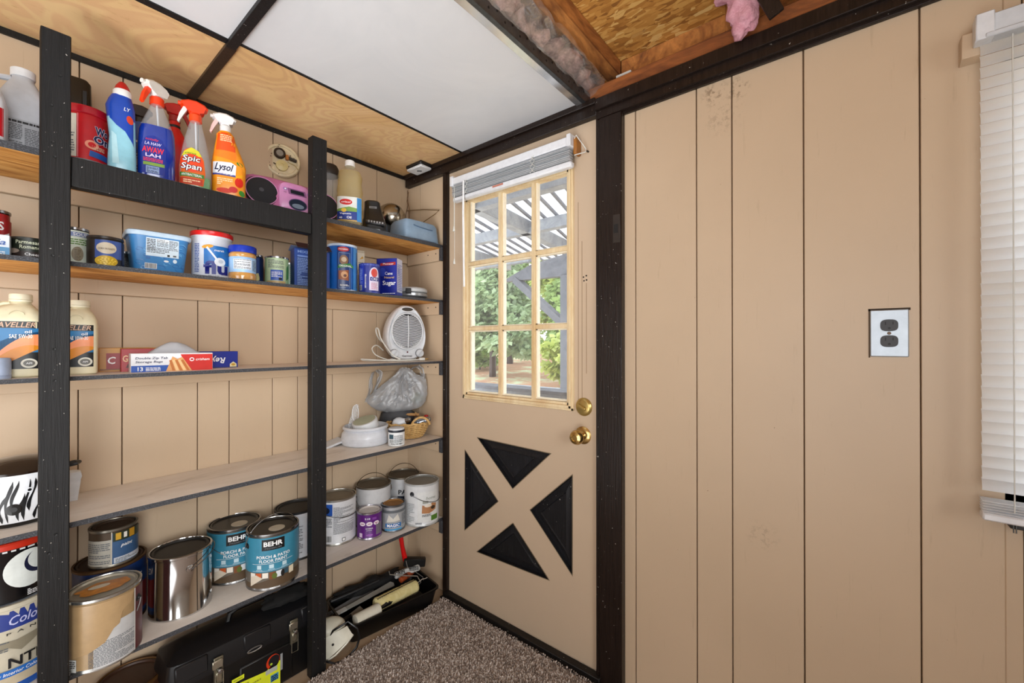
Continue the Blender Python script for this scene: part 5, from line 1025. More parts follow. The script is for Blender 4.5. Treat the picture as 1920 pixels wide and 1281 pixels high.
a.rect(-.034, .052, .044, .106, P('d9e5ee', .4), 1); a.rect(-.010, .094, .020, .105, P('eef3f6', .4), 2); a.lines(-.032, .070, -.012, .104, 7, INK, 2); a.lines(-.009, .082, .018, .104, 6, INKG, 3); a.lines(.020, .074, .042, .104, 8, INKG, 2); a.lines(-.032, .062, .02, .080, 4, INKG, 3); a.rect(.016, .054, .022, .060, INK, 2); a.rect(.030, .055, .038, .060, INKG, 2)
a.barcode(-.036, .014, -.008, .030, 1); a.ell(.014, .040, .006, .003, INKW, 1); a.ell(.035, .042, .005, .006, P('e0ecf4', .4), 1); a.rect(-.034, .042, -.024, .050, P('3a76b0', .4), 1); a.build(loftmap(secs), t, step=.010, vstep=.02)
def a6(a): a.rect(-.022, .046, .08, .108, P('2f7fc0', .35), 0); a.ell(-.012, .104, .016, .006, P('e0a83a', .4), 1, 16, .2); a.poly([(-.016, .100), (-.012, .104), (.016, .064), (.012, .061)], INKW, 1); a.ell(.022, .056, .016, .014, P('e9ecf0', .3), 2); a.ell(.024, .058, .007, .006, P('c9d0d8', .3), 3); a.text('flu', .012, .036, .070, .044, P('1c2f8c', .35), 1, 0, .035); a.text('marsh', .020, .094, .028, .007, INKW, 1, .2); a.lines(-.052, .02, -.036, .115, 18, P('4b66a8', .4), 1); a.lines(-.01, .006, .02, .012, 2, INKG, 1)
tin_can('tall white marshmallow spread tub with red lid', -1.678, .456, .0575, .145, P('dcdfe6', .35), a6, lid=RED, rim=P('dcdfe6', .35), name='marshmallow_tub', cat='tub', lidh=.012, lidm=P('d8262a', .3))
t = thing('peanut_butter_jar', 'peanut butter jar with ribbed blue lid', 'jar', (-1.615, .527, SB), face(-1.615, .527) + 4); r = .0405
b = MB(); b.lathe([(r - .006, 0), (r - .001, .004), (r, .012), (r, .020), (r - .002, .026), (r - .002, .080), (r, .084), (r - .001, .090), (r - .006, .096)], P('d2a262', .15, coat=.6)); b.done('jar', t)
b = MB(); n = 64; b.rings([[Vector(((r + e + (.0006 if k % 2 else -.0004)) * math.cos(k * 6.28318 / n), (r + e + (.0006 if k % 2 else -.0004)) * math.sin(k * 6.28318 / n), z)) for k in range(n)] for z, e in ((.094, -.001), (.095, 0), (.114, 0), (.117, -.002), (.1175, -.010))], P('2447b8', .3)); b.done('lid', t)
a = Art(); a.rect(-.075, .026, .075, .078, P('a8c8e8', .35)); a.rect(-.030, .036, .024, .076, P('e4e8ee', .4), 1); a.rect(-.030, .070, .024, .076, P('9fbfe2', .4), 2); a.lines(-.028, .038, .022, .070, 9, INKG, 2); a.lines(.028, .034, .044, .070, 8, INKG, 1); a.build(cylmap(r - .0015), t, step=.011)
tin_can('dark blue can half hidden behind the peanut butter jar', -1.712, .592, .033, .112, P('31497e', .35), lambda a: (a.rect(-.05, .01, .06, .1, P('3b5796', .4)), a.poly([(.008, .012), (.024, .020), (.018, .044), (.006, .040)], P('d9cf9a', .4), 1), a.rect(.022, .012, .05, .1, P('2a3a66', .4), 1)))
def a8(a): a.rect(-.12, .006, .12, .100, P('a9c49c', .4)); a.rect(-.036, .006, .030, .098, P('b9c8a8', .45), 1); a.rect(-.020, .018, .020, .056, P('2f5fb4', .4), 2); a.lines(-.017, .030, .017, .052, 5, INKW, 3, .4); a.rect(.006, .020, .016, .028, INK, 3); a.lines(-.030, .064, .024, .096, 7, INKG, 2); a.rect(-.036, .006, .030, .016, P('c2a878', .4), 2); a.poly([(.034, .02), (.05, .03), (.048, .08), (.036, .07)], P('3f8a44', .4), 1)
tin_can('pale green vegetable can with a blue square on its label', -1.662, .655, .0385, .107, P('b9c9b0', .35), a8)
tin_can('second green can close behind the pale green one', -1.738, .728, .034, .104, P('a9c8b0', .35), lambda a: (a.rect(-.06, .006, .08, .098, P('9fcfae', .4)), a.rect(.004, .008, .05, .096, P('d6e2d6', .4), 1), a.lines(.006, .012, .03, .09, 10, INKG, 2), a.poly([(-.02, .02), (-.004, .03), (-.004, .07), (-.018, .06)], GREEN, 1)))
def a9(a): a.rect(-.066, .004, .066, .150, P('3c5a9c', .4)); a.rect(-.058, .012, -.010, .128, P('3a5288', .4), 1); a.lines(-.056, .014, -.012, .120, 17, P('8ea3cc', .4), 2); a.text('MIXES', -.030, .142, .05, .010, P('8ea3cc', .4), 1); a.rect(-.056, .122, -.012, .128, P('7f97c8', .4), 2)
t = carton('baking_box', 'open topped blue baking box behind the right hand post', 'box', -1.668, .782, SB, .132, .048, .155, -6, P('35508f', .4), a9)
for s, q in ((-1, 42), (1, -30)): b = MB(); b.box((0, s * .040, .164), (.128, .034, .0012), P('4a2f34', .6) if s < 0 else P('7d8cb0', .6), Matrix.Rotation(R(q), 4, 'X')); b.done('flap', t)
def a10(a):
    a.rect(-.020, .008, .034, .182, P('2a4a86', .3), 1); a.rect(-.014, .014, .030, .158, P('7f9cc4', .3), 2); a.rect(-.012, .016, .028, .156, P('27477f', .3), 3); a.ell(.004, .172, .022, .010, P('c0282c', .4), 4); a.text('PROGRESS', .004, .172, .034, .006, INKW, 5)
    a.ell(.006, .128, .017, .020, P('8f6a48', .4), 4); a.ell(.006, .130, .010, .010, P('c9b49a', .4), 5); a.poly([(-.018, .094), (.030, .102), (.044, .096), (.044, .106), (.030, .116), (-.014, .108)], P('2f8a3c', .4), 5); a.text('ORIGINAL', .012, .104, .048, .008, INKW, 6, .1); a.poly([(-.014, .048), (.024, .044), (.024, .088), (-.014, .084)], P('9c5f3a', .4), 4); a.ell(.008, .068, .013, .014, P('d0a070', .4), 5); a.ell(.010, .064, .006, .006, P('6d3a22', .4), 6); a.lines(-.008, .022, .026, .030, 2, INKW, 4)
    a.rect(.046, .010, .09, .184, P('5aa0dc', .3), 1); a.lines(.066, .02, .085, .17, 24, INKG, 2)
tin_can('tall blue breadcrumb canister with green ribbon label', -1.660, .912, .0580, .196, P('2c72bc', .3), a10, rim=P('cfdcec', .35), lid=P('cfdcec', .35), name='breadcrumb_canister', cat='canister')
carton('tall_carton', 'narrow cream carton standing behind the salt container', 'box', -1.760, 1.040, SB, .055, .040, .212, -18, P('cfc4b0', .5), lambda a: (a.rect(-.004, .10, .027, .20, P('e3dccb', .5)), a.poly([(.004, .17), (.018, .186), (.022, .176)], P('d8a93a', .4), 1), a.lines(.0, .12, .022, .16, 6, INKG, 1)))
def a11(a): a.rect(-.14, .004, .14, .126, P('27378f', .35)); a.rect(-.044, .012, -.018, .116, P('3145a8', .35), 1); a.lines(-.042, .04, -.024, .110, 13, P('9fb0dd', .4), 2, .4); a.barcode(-.042, .012, -.026, .034, 2); a.text('SALT', -.010, .05, .006, .06, INKW, 2) ; a.ell(.026, .080, .021, .030, P('d8d0e0', .4), 1); a.rect(.005, .012, .047, .080, P('d8d0e0', .4), 1); a.ell(.026, .086, .014, .018, P('cf5a50', .4), 2); a.rect(.008, .052, .046, .068, P('27378f', .35), 2); a.text('CRU', .026, .060, .026, .010, INKW, 3); a.lines(.012, .018, .040, .046, 5, P('c88aa0', .4), 2)
tin_can('round dark blue salt container with pink arched label', -1.612, 1.010, .0430, .124, P('26358c', .35), a11, turn=face(-1.612, 1.01) - 8, rim=P('5a68b0', .4), lid=P('cfd3dc', .5), name='salt_container', cat='container')
def a12(a): a.text('Cane', .010, .104, .036, .014, INKW, 1, 0, .01); a.text('Natural', .012, .086, .046, .010, P('d9c08a', .4), 1); a.text('Sugar', .012, .058, .062, .026, INKW, 1, 0, .02); a.poly([(-.03, .150), (.042, .156), (.042, .142), (-.03, .138)], P('b5342c', .4), 1); a.text('Pioneer', .008, .147, .050, .008, INKW, 2); a.lines(-.02, .012, .04, .018, 1, INKW, 1); a.ell(-.02, .11, .016, .02, P('3f55b8', .4), 0)
carton('sugar_box', 'blue cane sugar box with white side behind the salt container', 'box', -1.648, 1.135, SB, .096, .062, .172, -58, P('24349a', .35), a12, side=lambda a: (a.rect(-.031, .0, .031, .172, P('d8dbee', .4)), a.rect(-.031, .0, .031, .020, P('3a52b0', .4), 1), a.lines(-.024, .03, .026, .15, 15, P('8f9bd0', .4), 1), a.rect(-.02, .10, .0, .13, P('a9b6e4', .4), 1)), top=lambda a: a.rect(-.048, -.031, .048, .031, P('dfe0ee', .4)))
b = MB(); b.loft([(0, .024, .024), (.10, .024, .024), (.115, .012, .012), (.125, .012, .012)], P('18181c', .4), 24, Matrix.Translation((-1.785, 1.135, SB))); tag(b.done('dark_bottle'), 'small dark bottle hidden between salt container and sugar box', 'bottle')
t = thing('sandwich_press', 'round silver and white sandwich press with black latch by the door', 'sandwich press', (-1.690, 1.292, SB), -30); r = .076
b = MB(); b.lathe([(r - .02, 0), (r - .012, .006), (r - .012, .012)], BLK, None, 36); b.done('base', t); b = MB(); b.lathe([(r - .008, .012), (r, .018), (r, .030), (r - .004, .033)], P('b9bbbd', .3, .5), None, 40); b.done('lower_shell', t)
b = MB(); b.lathe([(r - .004, .035), (r, .038), (r, .050), (r - .008, .058), (r - .03, .062), (.001, .063)], P('d3d5d6', .35), None, 40); b.done('upper_shell', t); b = MB(); b.box((-.024, -r + .006, .038), (.026, .014, .026), BLK, Matrix.Rotation(R(-18), 4, 'Z'), .002); b.done('latch', t)

# ------------------------------------------------------------ top shelf
def body(t, secs, m, name='body', seg=36, caps=(True, True)): b = MB(); b.loft(secs, m, seg, None, caps); return b.done(name, t)
def trigger(t, z, mh, mc, mt, s=1, flip=1, px=0, spin=0):
    b = MB(); b.lathe([(.0135 * s, z - .004), (.0150 * s, z - .003), (.0150 * s, z + .014 * s), (.0125 * s, z + .017 * s)], mc, Matrix.Translation((px, 0, 0)), 24); b.done('collar', t)
    pr = [(.012, .016), (.0145, .026), (.026, .032), (.029, .040), (.020, .049), (.002, .055), (-.016, .054), (-.032, .047), (-.034, .034), (-.018, .030), (-.0125, .016)]
    b = MB(); b.plate([(px + flip * a * s, z + c * s) for a, c in pr], -.0115 * s, .0115 * s, mh, None, .0045 * s); b.lathe([(.0055 * s, 0), (.0055 * s, .006 * s), (.003 * s, .0065 * s)], mh, Matrix.Translation((px - flip * .033 * s, 0, z + .041 * s)) @ Matrix.Rotation(R(-90 * flip), 4, 'Y'), 12); b.done('spray_head', t).rotation_euler.z = R(spin)
    tr = [(-.017, .031), (-.027, .033), (-.036, .012), (-.041, -.010), (-.036, -.014), (-.029, .006), (-.020, .020)]
    b = MB(); b.plate([(px + flip * a * s, z + c * s) for a, c in tr], -.005 * s, .005 * s, mt, None, .001); b.done('trigger', t).rotation_euler.z = R(spin)
def tube_in(t, z0, z1, px=0): b = MB(); b.tube([(px, 0, z1), (px + .004, 0, z0)], .0025, P('dfe3e6', .3), 6); b.done('dip_tube', t)
# jugs left
t = thing('bleach_jug', 'white jug with red label cut off by the left edge of view', 'jug', (-1.612, -.030, SA), -5); s_j = [(0, .040, .036, 0, 0, 4), (.006, .044, .040, 0, 0, 4), (.095, .044, .040, 0, 0, 4), (.125, .036, .032, 0, 0, 3), (.150, .020, .020, 0, 0, 2), (.160, .019, .019, 0, 0, 2)]; body(t, s_j, P('e6e7ea', .35)); b = MB(); b.lathe([(.021, .158), (.021, .178), (.018, .180), (.001, .180)], P('e9e9ec', .35)); b.done('cap', t)
a = Art(); a.rect(-.038, .012, .040, .080, P('c41f2c', .4)); a.ell(0, .048, .022, .018, INKW, 1); a.text('X', 0, .048, .016, .018, P('c41f2c', .4), 2); a.build(loftmap(s_j), t, step=.008)
t = thing('jug', 'translucent white jug with dense grey print beside the left hand post', 'jug', (-1.690, .040, SA), face(-1.69, .04)); s_j = [(0, .042, .038, 0, 0, 4), (.006, .047, .042, 0, 0, 4), (.120, .047, .042, 0, 0, 4), (.150, .044, .040, 0, 0, 4), (.185, .030, .028, 0, 0, 3), (.205, .021, .021, 0, 0, 2), (.214, .020, .020, 0, 0, 2)]; body(t, s_j, P('c9ccd2', .3)); b = MB(); b.lathe([(.0215, .212), (.0225, .214), (.0225, .232), (.020, .234), (.001, .234)], P('e9e9ea', .35)); b.done('cap', t)
b = MB(); b.tube([(-.020, 0, .205), (-.044, 0, .200), (-.054, 0, .175), (-.046, 0, .145)], .008, P('c9ccd2', .3), 8); b.done('handle', t); a = Art(); a.rect(-.040, .008, .042, .090, P('b9bcc2', .4)); a.lines(-.038, .080, .030, .088, 1, INK, 1, .7); a.lines(-.038, .012, -.001, .078, 15, INKG, 1, .55); a.lines(.003, .012, .040, .072, 14, INKG, 1, .55); a.build(loftmap(s_j), t, step=.009)
t = thing('dark_canister', 'dark brown lidded canister behind the red tub', 'canister', (-1.785, .142, SA), face(-1.785, .142)); b = MB(); b.loft([(0, .034, .034, 0, 0, 5), (.20, .034, .034, 0, 0, 5)], P('2a1e19', .35), 36); b.done('body', t); b = MB(); b.loft([(.20, .036, .036, 0, 0, 5), (.285, .034, .034, 0, 0, 5), (.296, .028, .028, 0, 0, 4)], P('231a17', .3), 36); b.box((.020, -.035, .235), (.012, .008, .05), P('1b1412', .3), None, .002); b.done('lid', t)
t = thing('stain_remover_tub', 'red powder tub with white lettering panel right of the post', 'tub', (-1.665, .154, SA), face(-1.665, .154)); r = .0475
b = MB(); b.lathe([(r - .006, 0), (r - .002, .002), (r - .002, .018), (r, .020), (r + .001, .142), (r - .001, .145)], P('c9232f', .35)); k = b.mi(P('b9bcc0', .2, .3))
for f in b.bm.faces:
    if f.calc_center_median().z < .0195: f.material_index = k
b.done('tub', t); b = MB(); b.lathe([(r + .001, .144), (r + .003, .146), (r + .003, .162), (r + .001, .166), (r - .01, .167), (.001, .167)], P('bf1f33', .3)); b.done('lid', t)
a = Art(); a.rect(-.045, .022, -.018, .138, P('d8d0c2', .45)); a.lines(-.040, .03, -.022, .09, 9, INKG, 1); a.rect(-.0165, .022, -.0145, .140, P('e88a90', .4)); a.text('Wo', .034, .104, .034, .024, P('d9d3e0', .4), 2, 0, .09); a.text('On', .034, .080, .040, .024, P('d9d3e0', .4), 2, 0, .09); a.text('Wo', .034, .104, .032, .022, P('1b1f5c', .4), 3, 0, .03); a.text('On', .034, .080, .038, .022, P('1b1f5c', .4), 3, 0, .03); a.ell(.012, .062, .014, .012, P('f0a48a', .4), 1); a.ell(.012, .062, .008, .007, P('d8202c', .4), 2); a.poly([(.006, .030), (.05, .026), (.05, .042), (.008, .046)], P('3a6ab0', .4), 1); a.lines(.012, .050, .04, .062, 3, P('e8c8b0', .4), 2); a.build(cylmap(r + .0008), t, step=.012)
t = thing('toilet_cleaner', 'aqua and blue toilet cleaner bottle with red tip', 'bottle', (-1.612, .222, SA), face(-1.612, .222)); s_t = [(0, .028, .022, 0, 0, 3), (.006, .031, .024, 0, 0, 3), (.05, .030, .024, .0, 0, 3), (.10, .028, .022, .001, 0, 3), (.15, .030, .022, -.002, 0, 3), (.185, .031, .022, -.004, 0, 2.6), (.205, .026, .020, -.003, 0, 2.4), (.218, .021, .018, -.002, 0, 2.2)]
b = MB(); b.loft(s_t, P('a3d4e2', .25), 36); k = b.mi(P('1f56b8', .3))
for f in b.bm.faces:
    if f.calc_center_median().z > .155: f.material_index = k
b.done('body', t); a = Art(); a.poly([(-.031, .152), (-.029, .162), (.029, .162), (.029, .060), (.022, .085), (.006, .115), (-.012, .128)], P('1f56b8', .3)); a.ell(.016, .150, .007, .012, P('d9512c', .4), 1, 16, .2); a.text('LY', .010, .178, .014, .010, INKW, 1, .2); a.poly([(-.02, .02), (-.006, .02), (-.012, .10), (-.022, .11)], P('c3e6ee', .25), 0); a.build(loftmap(s_t), t, step=.006, vstep=.02)
b = MB(); b.lathe([(.019, .216), (.0205, .218), (.020, .232), (.0175, .236)], INKW); b.done('collar', t); b = MB(); b.lathe([(.0175, .236), (.014, .248), (.008, .258), (.006, .260), (.001, .260)], RED); b.done('nozzle_cap', t)
t = thing('spray_bottle', 'blue and cream labelled bottle with dark brown trigger, behind the toilet cleaner', 'spray bottle', (-1.752, .285, SA), face(-1.752, .285)); s_s = [(0, .034, .028, 0, 0, 4), (.14, .036, .030, 0, 0, 4), (.185, .032, .026, 0, 0, 3), (.215, .016, .016, 0, 0, 2)]; body(t, s_s, P('3a5f9c', .35)); a = Art(); a.rect(-.034, .03, .034, .150, P('d9d4c6', .45)); a.lines(-.028, .05, .028, .142, 11, INKG, 1); a.build(loftmap(s_s), t, step=.008); trigger(t, .216, P('3a2a22', .4), P('2c211c', .4), P('2c211c', .4), 1)
AWB = P('1a3f9e', .15, coat=.6)
t = thing('spray_bottle', 'deep blue cleaner spray bottle with white head and orange collar', 'spray bottle', (-1.622, .300, SA), face(-1.622, .300)); s_s = [(0, .040, .026, 0, 0, 3.5), (.006, .043, .029, 0, 0, 3.5), (.10, .044, .030, 0, 0, 3.2), (.145, .042, .029, 0, 0, 3), (.175, .034, .025, 0, 0, 2.6), (.205, .023, .020, 0, 0, 2.2), (.235, .0135, .0135, 0, 0, 2)]
b = MB(); b.loft([q for q in s_s if q[0] < .16] + [(.162, .038, .027, 0, 0, 2.8)], AWB, 36); b.done('liquid_body', t); b = MB(); b.loft([(.162, .038, .027, 0, 0, 2.8)] + s_s[4:], CLEARP, 36, None, (False, True)); b.done('clear_neck', t); tube_in(t, .16, .236)
a = Art(); a.poly([(-.036, .016), (.018, .016), (.022, .09), (.012, .120), (-.008, .130), (-.026, .120), (-.037, .095)], P('1d3a98', .3)); a.text('totally', -.010, .116, .030, .008, P('e23a4a', .4), 1, .2); a.text('LA HAW', -.008, .104, .038, .009, P('d8d0ea', .4), 1, .2); a.text('AWAW', -.008, .086, .050, .017, P('e2304a', .4), 1, .1, .03); a.text('LAH', -.008, .070, .034, .010, P('ead8ea', .4), 1, 0, .02); a.lines(-.030, .052, .014, .063, 3, P('e0445a', .4), 1, .6); a.rect(-.030, .040, .018, .049, P('8fae48', .4), 1); a.rect(-.024, .018, .006, .038, P('9fb4d8', .4), 1); a.lines(-.022, .020, .004, .036, 5, NAVY, 2); a.build(loftmap(s_s), t, step=.007, vstep=.02); trigger(t, .236, P('e9e9e6', .3), ORANGE, ORANGE, 1.15, 1, 0, 40)
t = thing('spray_bottle', 'all red spray bottle behind the deep blue one', 'spray bottle', (-1.760, .372, SA), face(-1.76, .37)); s_s = [(0, .034, .030, 0, 0, 3), (.006, .037, .032, 0, 0, 3), (.17, .037, .032, 0, 0, 3), (.205, .030, .026, 0, 0, 2.5), (.235, .015, .015, 0, 0, 2), (.262, .014, .014, 0, 0, 2)]; body(t, s_s, P('d2201f', .3)); b = MB(); b.lathe([(.0145, .236), (.0155, .238), (.0155, .244), (.0145, .246)], INK); b.done('band', t); trigger(t, .262, P('c91d1e', .3), P('a8191b', .3), P('b51b1c', .3), 1.05, -1)
t = thing('spray_bottle', 'clear cleaner spray bottle with orange head and oval printed label', 'spray bottle', (-1.615, .394, SA), face(-1.615, .394)); s_s = [(0, .038, .026, 0, 0, 3.2), (.006, .041, .028, 0, 0, 3.2), (.07, .042, .029, 0, 0, 3), (.115, .036, .027, 0, 0, 2.8), (.16, .028, .023, 0, 0, 2.5), (.195, .020, .019, 0, 0, 2.2), (.222, .0135, .0135, 0, 0, 2)]
b = MB(); b.loft(s_s, CLEARP, 36); b.done('body', t); b = MB(); b.loft([(.002, .036, .024, 0, 0, 3.2), (.006, .039, .026, 0, 0, 3.2), (.040, .0395, .0265, 0, 0, 3)], P('4fae48', .2, coat=.5), 36); b.done('green_liquid', t); tube_in(t, .04, .224)
a = Art(); a.poly([(-.040, .010), (.020, .010), (.025, .05), (.021, .092), (.008, .118), (-.010, .127), (-.026, .118), (-.037, .09), (-.041, .05)], P('df6f1c', .35)); a.poly([(-.028, .112), (-.010, .127), (.008, .118), (.016, .102), (-.034, .098)], P('d9d23a', .35), 1); a.ell(-.009, .078, .029, .028, P('e8531d', .35), 2); a.text('citrus', -.012, .108, .028, .006, P('3f7a30', .4), 2, .2)
for tx_, zz, ww, hh in (('Spic', .089, .046, .025), ('Span', .064, .054, .026)): a.text(tx_, -.010, zz, ww, hh, P('15183a', .4), 3, .12, .075); a.text(tx_, -.010, zz, ww * .94, hh * .9, INKW, 4, .12, .012)
a.rect(-.038, .034, .022, .046, P('4f8f3c', .35), 3); a.text('ANTIBACTERIAL', -.009, .040, .052, .007, INKW, 4); a.rect(-.038, .012, .018, .030, P('c8481c', .35), 3); a.lines(-.03, .016, .012, .028, 2, P('f4d9b0', .4), 4); a.build(loftmap(s_s), t, step=.007, vstep=.02); trigger(t, .222, ORANGE, P('ea5a22', .3), P('e4e4e2', .3), 1.12)
t = thing('spray_bottle', 'orange citrus cleaner spray bottle with white trigger head', 'spray bottle', (-1.615, .486, SA), face(-1.615, .486)); s_s = [(0, .044, .027, 0, 0, 3.2), (.006, .047, .029, 0, 0, 3.2), (.06, .047, .030, 0, 0, 3), (.105, .048, .030, 0, 0, 3), (.13, .043, .028, -.002, 0, 2.6), (.165, .034, .024, -.006, 0, 2.4), (.195, .026, .021, -.009, 0, 2.2), (.208, .025, .020, -.010, 0, 2.2), (.222, .014, .014, -.010, 0, 2)]; body(t, s_s, P('f5a52a', .3))
a = Art(); a.poly([(-.036, .150), (.018, .150), (.016, .212), (-.030, .212)], P('ea6524', .3)); a.poly([(-.043, .128), (.02, .118), (.020, .150), (-.036, .150)], P('f08e2a', .3)); a.lines(-.024, .182, .008, .206, 4, P('f6d3a8', .4), 1, .6); a.poly([(-.044, .072), (.018, .068), (.020, .104), (.006, .112), (-.043, .108)], P('e8e8ee', .35), 1); a.rect(-.044, .066, .018, .072, P('4a55a0', .35), 1); a.text('Lysol', -.013, .090, .052, .030, P('23274f', .4), 2, .35, .02)
a.poly([(.020, .058), (.044, .074), (.046, .082), (.018, .070)], P('f0b428', .3), 1); a.ell(.028, .050, .012, .016, P('dc3a28', .3), 1); a.ell(.030, .112, .010, .006, P('5a8a34', .3), 1, 16, -.5); a.ell(.036, .016, .008, .010, P('4f9a3c', .3), 1, 16, .5); a.ell(-.012, .018, .022, .008, P('e0503a', .3), 1); a.ell(.012, .024, .012, .010, P('d83a3c', .3), 2); a.lines(-.032, .036, .010, .060, 4, P('f8e0b0', .35), 1, .6); a.poly([(.02, .128), (.044, .102), (.047, .03), (.04, .03), (.038, .09)], P('f4a92c', .3), 1); a.build(loftmap(s_s), t, step=.008, vstep=.02); trigger(t, .222, P('ebe9e8', .3), P('e6e4e2', .3), P('e9c9c4', .3), 1.05, 1, -.010)
# radio
t = thing('boombox', 'pink portable stereo with dark oval speakers across the top shelf', 'radio', (-1.722, .715, SA), -2); w = .170; PK = P('c77fa8', .3); PK2 = P('d79ac4', .28)
b = MB(); b.loft([(0, w - .03, .055, 0, 0, 4), (.012, w - .006, .072, 0, 0, 4), (.06, w, .078, 0, 0, 3.4), (.10, w - .004, .074, 0, 0, 3.4), (.128, w - .02, .060, 0, 0, 4), (.136, w - .04, .045, 0, 0, 4)], PK, 56); b.done('cabinet', t)
for u in (-.112, .118):
    b = MB(); b.loft([(0, .054, .049, 0, 0, 2.6), (.006, .051, .046, 0, 0, 2.6), (.010, .03, .028, 0, 0, 2.4), (.011, .002, .002)], P('2d2c30', .75), 36, Matrix.Translation((u, -.070, .068)) @ Ry); b.done('speaker', t)
    b = MB(); b.tube([(u + .053 * math.cos(k * .1963), -.0755, .068 + .048 * math.sin(k * .1963)) for k in range(32)], .002, PK2, 6, True); b.done('speaker_ring', t)
b = MB(); b.loft([(0, .058, .058, 0, 0, 4), (.010, .056, .056, 0, 0, 4), (.016, .048, .048, 0, 0, 4)], PK2, 40, Matrix.Translation((.000, -.070, .066)) @ Ry); b.done('control_panel', t)
a = Art(); a.poly([(-.030, .100), (.034, .100), (.040, .078), (-.026, .078)], P('9c6a94', .35)); a.poly([(-.020, .096), (.028, .096), (.032, .082), (-.018, .082)], P('2f3038', .3), 1); a.ell(.008, .044, .034, .022, P('6f5a80', .35), 0); a.ell(.008, .044, .031, .019, P('3a4252', .15), 1); a.ell(.008, .038, .022, .009, P('8f9aa8', .15), 2); a.ell(-.038, .094, .008, .006, P('b48cc0', .35), 1); a.ell(-.038, .094, .003, .003, INKW, 2); a.rect(.040, .088, .046, .096, P('b48cc0', .35), 1); a.text('CD', -.038, .082, .010, .004, INK, 1); a.build(planemap(.0862), t)
b = MB(); b.tube([(-.13, 0, .128), (-.12, .0, .140), (.12, 0, .140), (.13, 0, .128)], .007, P('b56f98', .3), 8); b.done('carry_handle', t)
a = Art(); a.ell(-.116, .070, .008, .007, P('5a5a60', .4), 0); a.build(planemap(.0815), t, 'badge')
# wall fixture
t = thing('ceiling_fixture', 'round cream metal fixture plate with dark dial hung on the board wall', 'fixture', (LX + .002, .747, 1.976), -14, None, (0, R(-4)))
b = MB(); b.lathe([(.069, 0), (.070, .004), (.066, .010), (.058, .011), (.055, .007), (.020, .006), (.001, .006)], P('ddd0b2', .4, var=.12), Ry, 40); b.done('plate', t)
b = MB(); b.lathe([(.021, 0), (.022, .012), (.019, .016), (.014, .0165), (.013, .014), (.0005, .014)], P('4b3d30', .4, .5), Matrix.Translation((-.008, -.006, .026)) @ Ry, 28); b.lathe([(.013, .0142), (.0005, .0146)], P('9a948a', .3), Matrix.Translation((-.008, -.006, .026)) @ Ry, 24); b.done('dial', t)
b = MB(); b.lathe([(.023, 0), (.022, .008), (.006, .012), (.0055, .010), (.0005, .010)], P('d9cb98', .4), Matrix.Translation((-.002, -.006, -.022)) @ Ry, 28); b.done('socket_cap', t)
b = MB(); b.box((.034, -.016, .008), (.040, .012, .012), P('38302a', .4), Matrix.Rotation(R(18), 4, 'Y'), .002); b.box((.018, -.016, .012), (.012, .016, .020), P('b57a3a', .4), None, .002); b.tube([(.02, -.012, -.004), (.045, -.018, -.016), (.058, -.01, -.030)], .0016, P('c9b98a', .4), 5); b.done('terminal', t)
a = Art(); rz = random.Random(9)
for i in range(20): q = rz.uniform(0, 6.28); d_ = rz.uniform(.03, .062); a.ell(d_ * math.cos(q), d_ * math.sin(q), rz.uniform(.001, .004), rz.uniform(.001, .003), P('5d4b38', .6), 0, 9)
a.build(lambda u, v, o: (u, -.0112 - o, v), t, 'stain')
# blender jar, oil, black appliance, bowl, wire, blue pan
t = thing('blender', 'blender with dark lid and clear jar behind the oil bottle', 'blender', (-1.795, .918, SA), face(-1.795, .918)); b = MB(); b.loft([(0, .050, .045, 0, 0, 3), (.06, .044, .040, 0, 0, 3), (.09, .034, .032, 0, 0, 2.5)], BLK, 32); b.done('motor_base', t); b = MB(); b.loft([(.09, .032, .030), (.12, .036, .034), (.258, .042, .040)], CLEARP, 32, None, (False, False)); b.done('jar', t); b = MB(); b.loft([(.256, .046, .043), (.262, .047, .044), (.288, .045, .042), (.302, .038, .035)], P('332c29', .4), 32); b.done('lid', t)
t = thing('oil_bottle', 'clear vegetable oil bottle with white cap and blue green label', 'bottle', (-1.618, .922, SA), face(-1.618, .922) - 4); s_o = [(0, .044, .038, 0, 0, 3.4), (.006, .050, .043, 0, 0, 3.4), (.03, .052, .045, 0, 0, 3.2), (.115, .052, .045, 0, 0, 3.2), (.130, .048, .042, 0, 0, 3), (.145, .051, .044, 0, 0, 3), (.165, .048, .042, 0, 0, 2.8), (.180, .046, .040, 0, 0, 2.6), (.205, .049, .043, 0, 0, 2.6), (.225, .042, .037, 0, 0, 2.4), (.243, .026, .025, 0, 0, 2.1), (.252, .018, .018, 0, 0, 2)]
b = MB(); b.loft([(z, rx - .0015, ry - .0015, cx, cy, n) for z, rx, ry, cx, cy, n in s_o[:-2]], OILM, 40); b.done('oil', t); b = MB(); b.loft(s_o, mk_clear('bottle_shell', 'f8f6ee', .93, .05), 40); b.done('bottle', t); b = MB(); b.lathe([(.0185, .250), (.0195, .251), (.0195, .270), (.017, .274), (.001, .274)], INKW); b.lathe([(.0205, .250), (.0205, .255)], INKW, None, 24, (False, False)); b.done('cap', t)
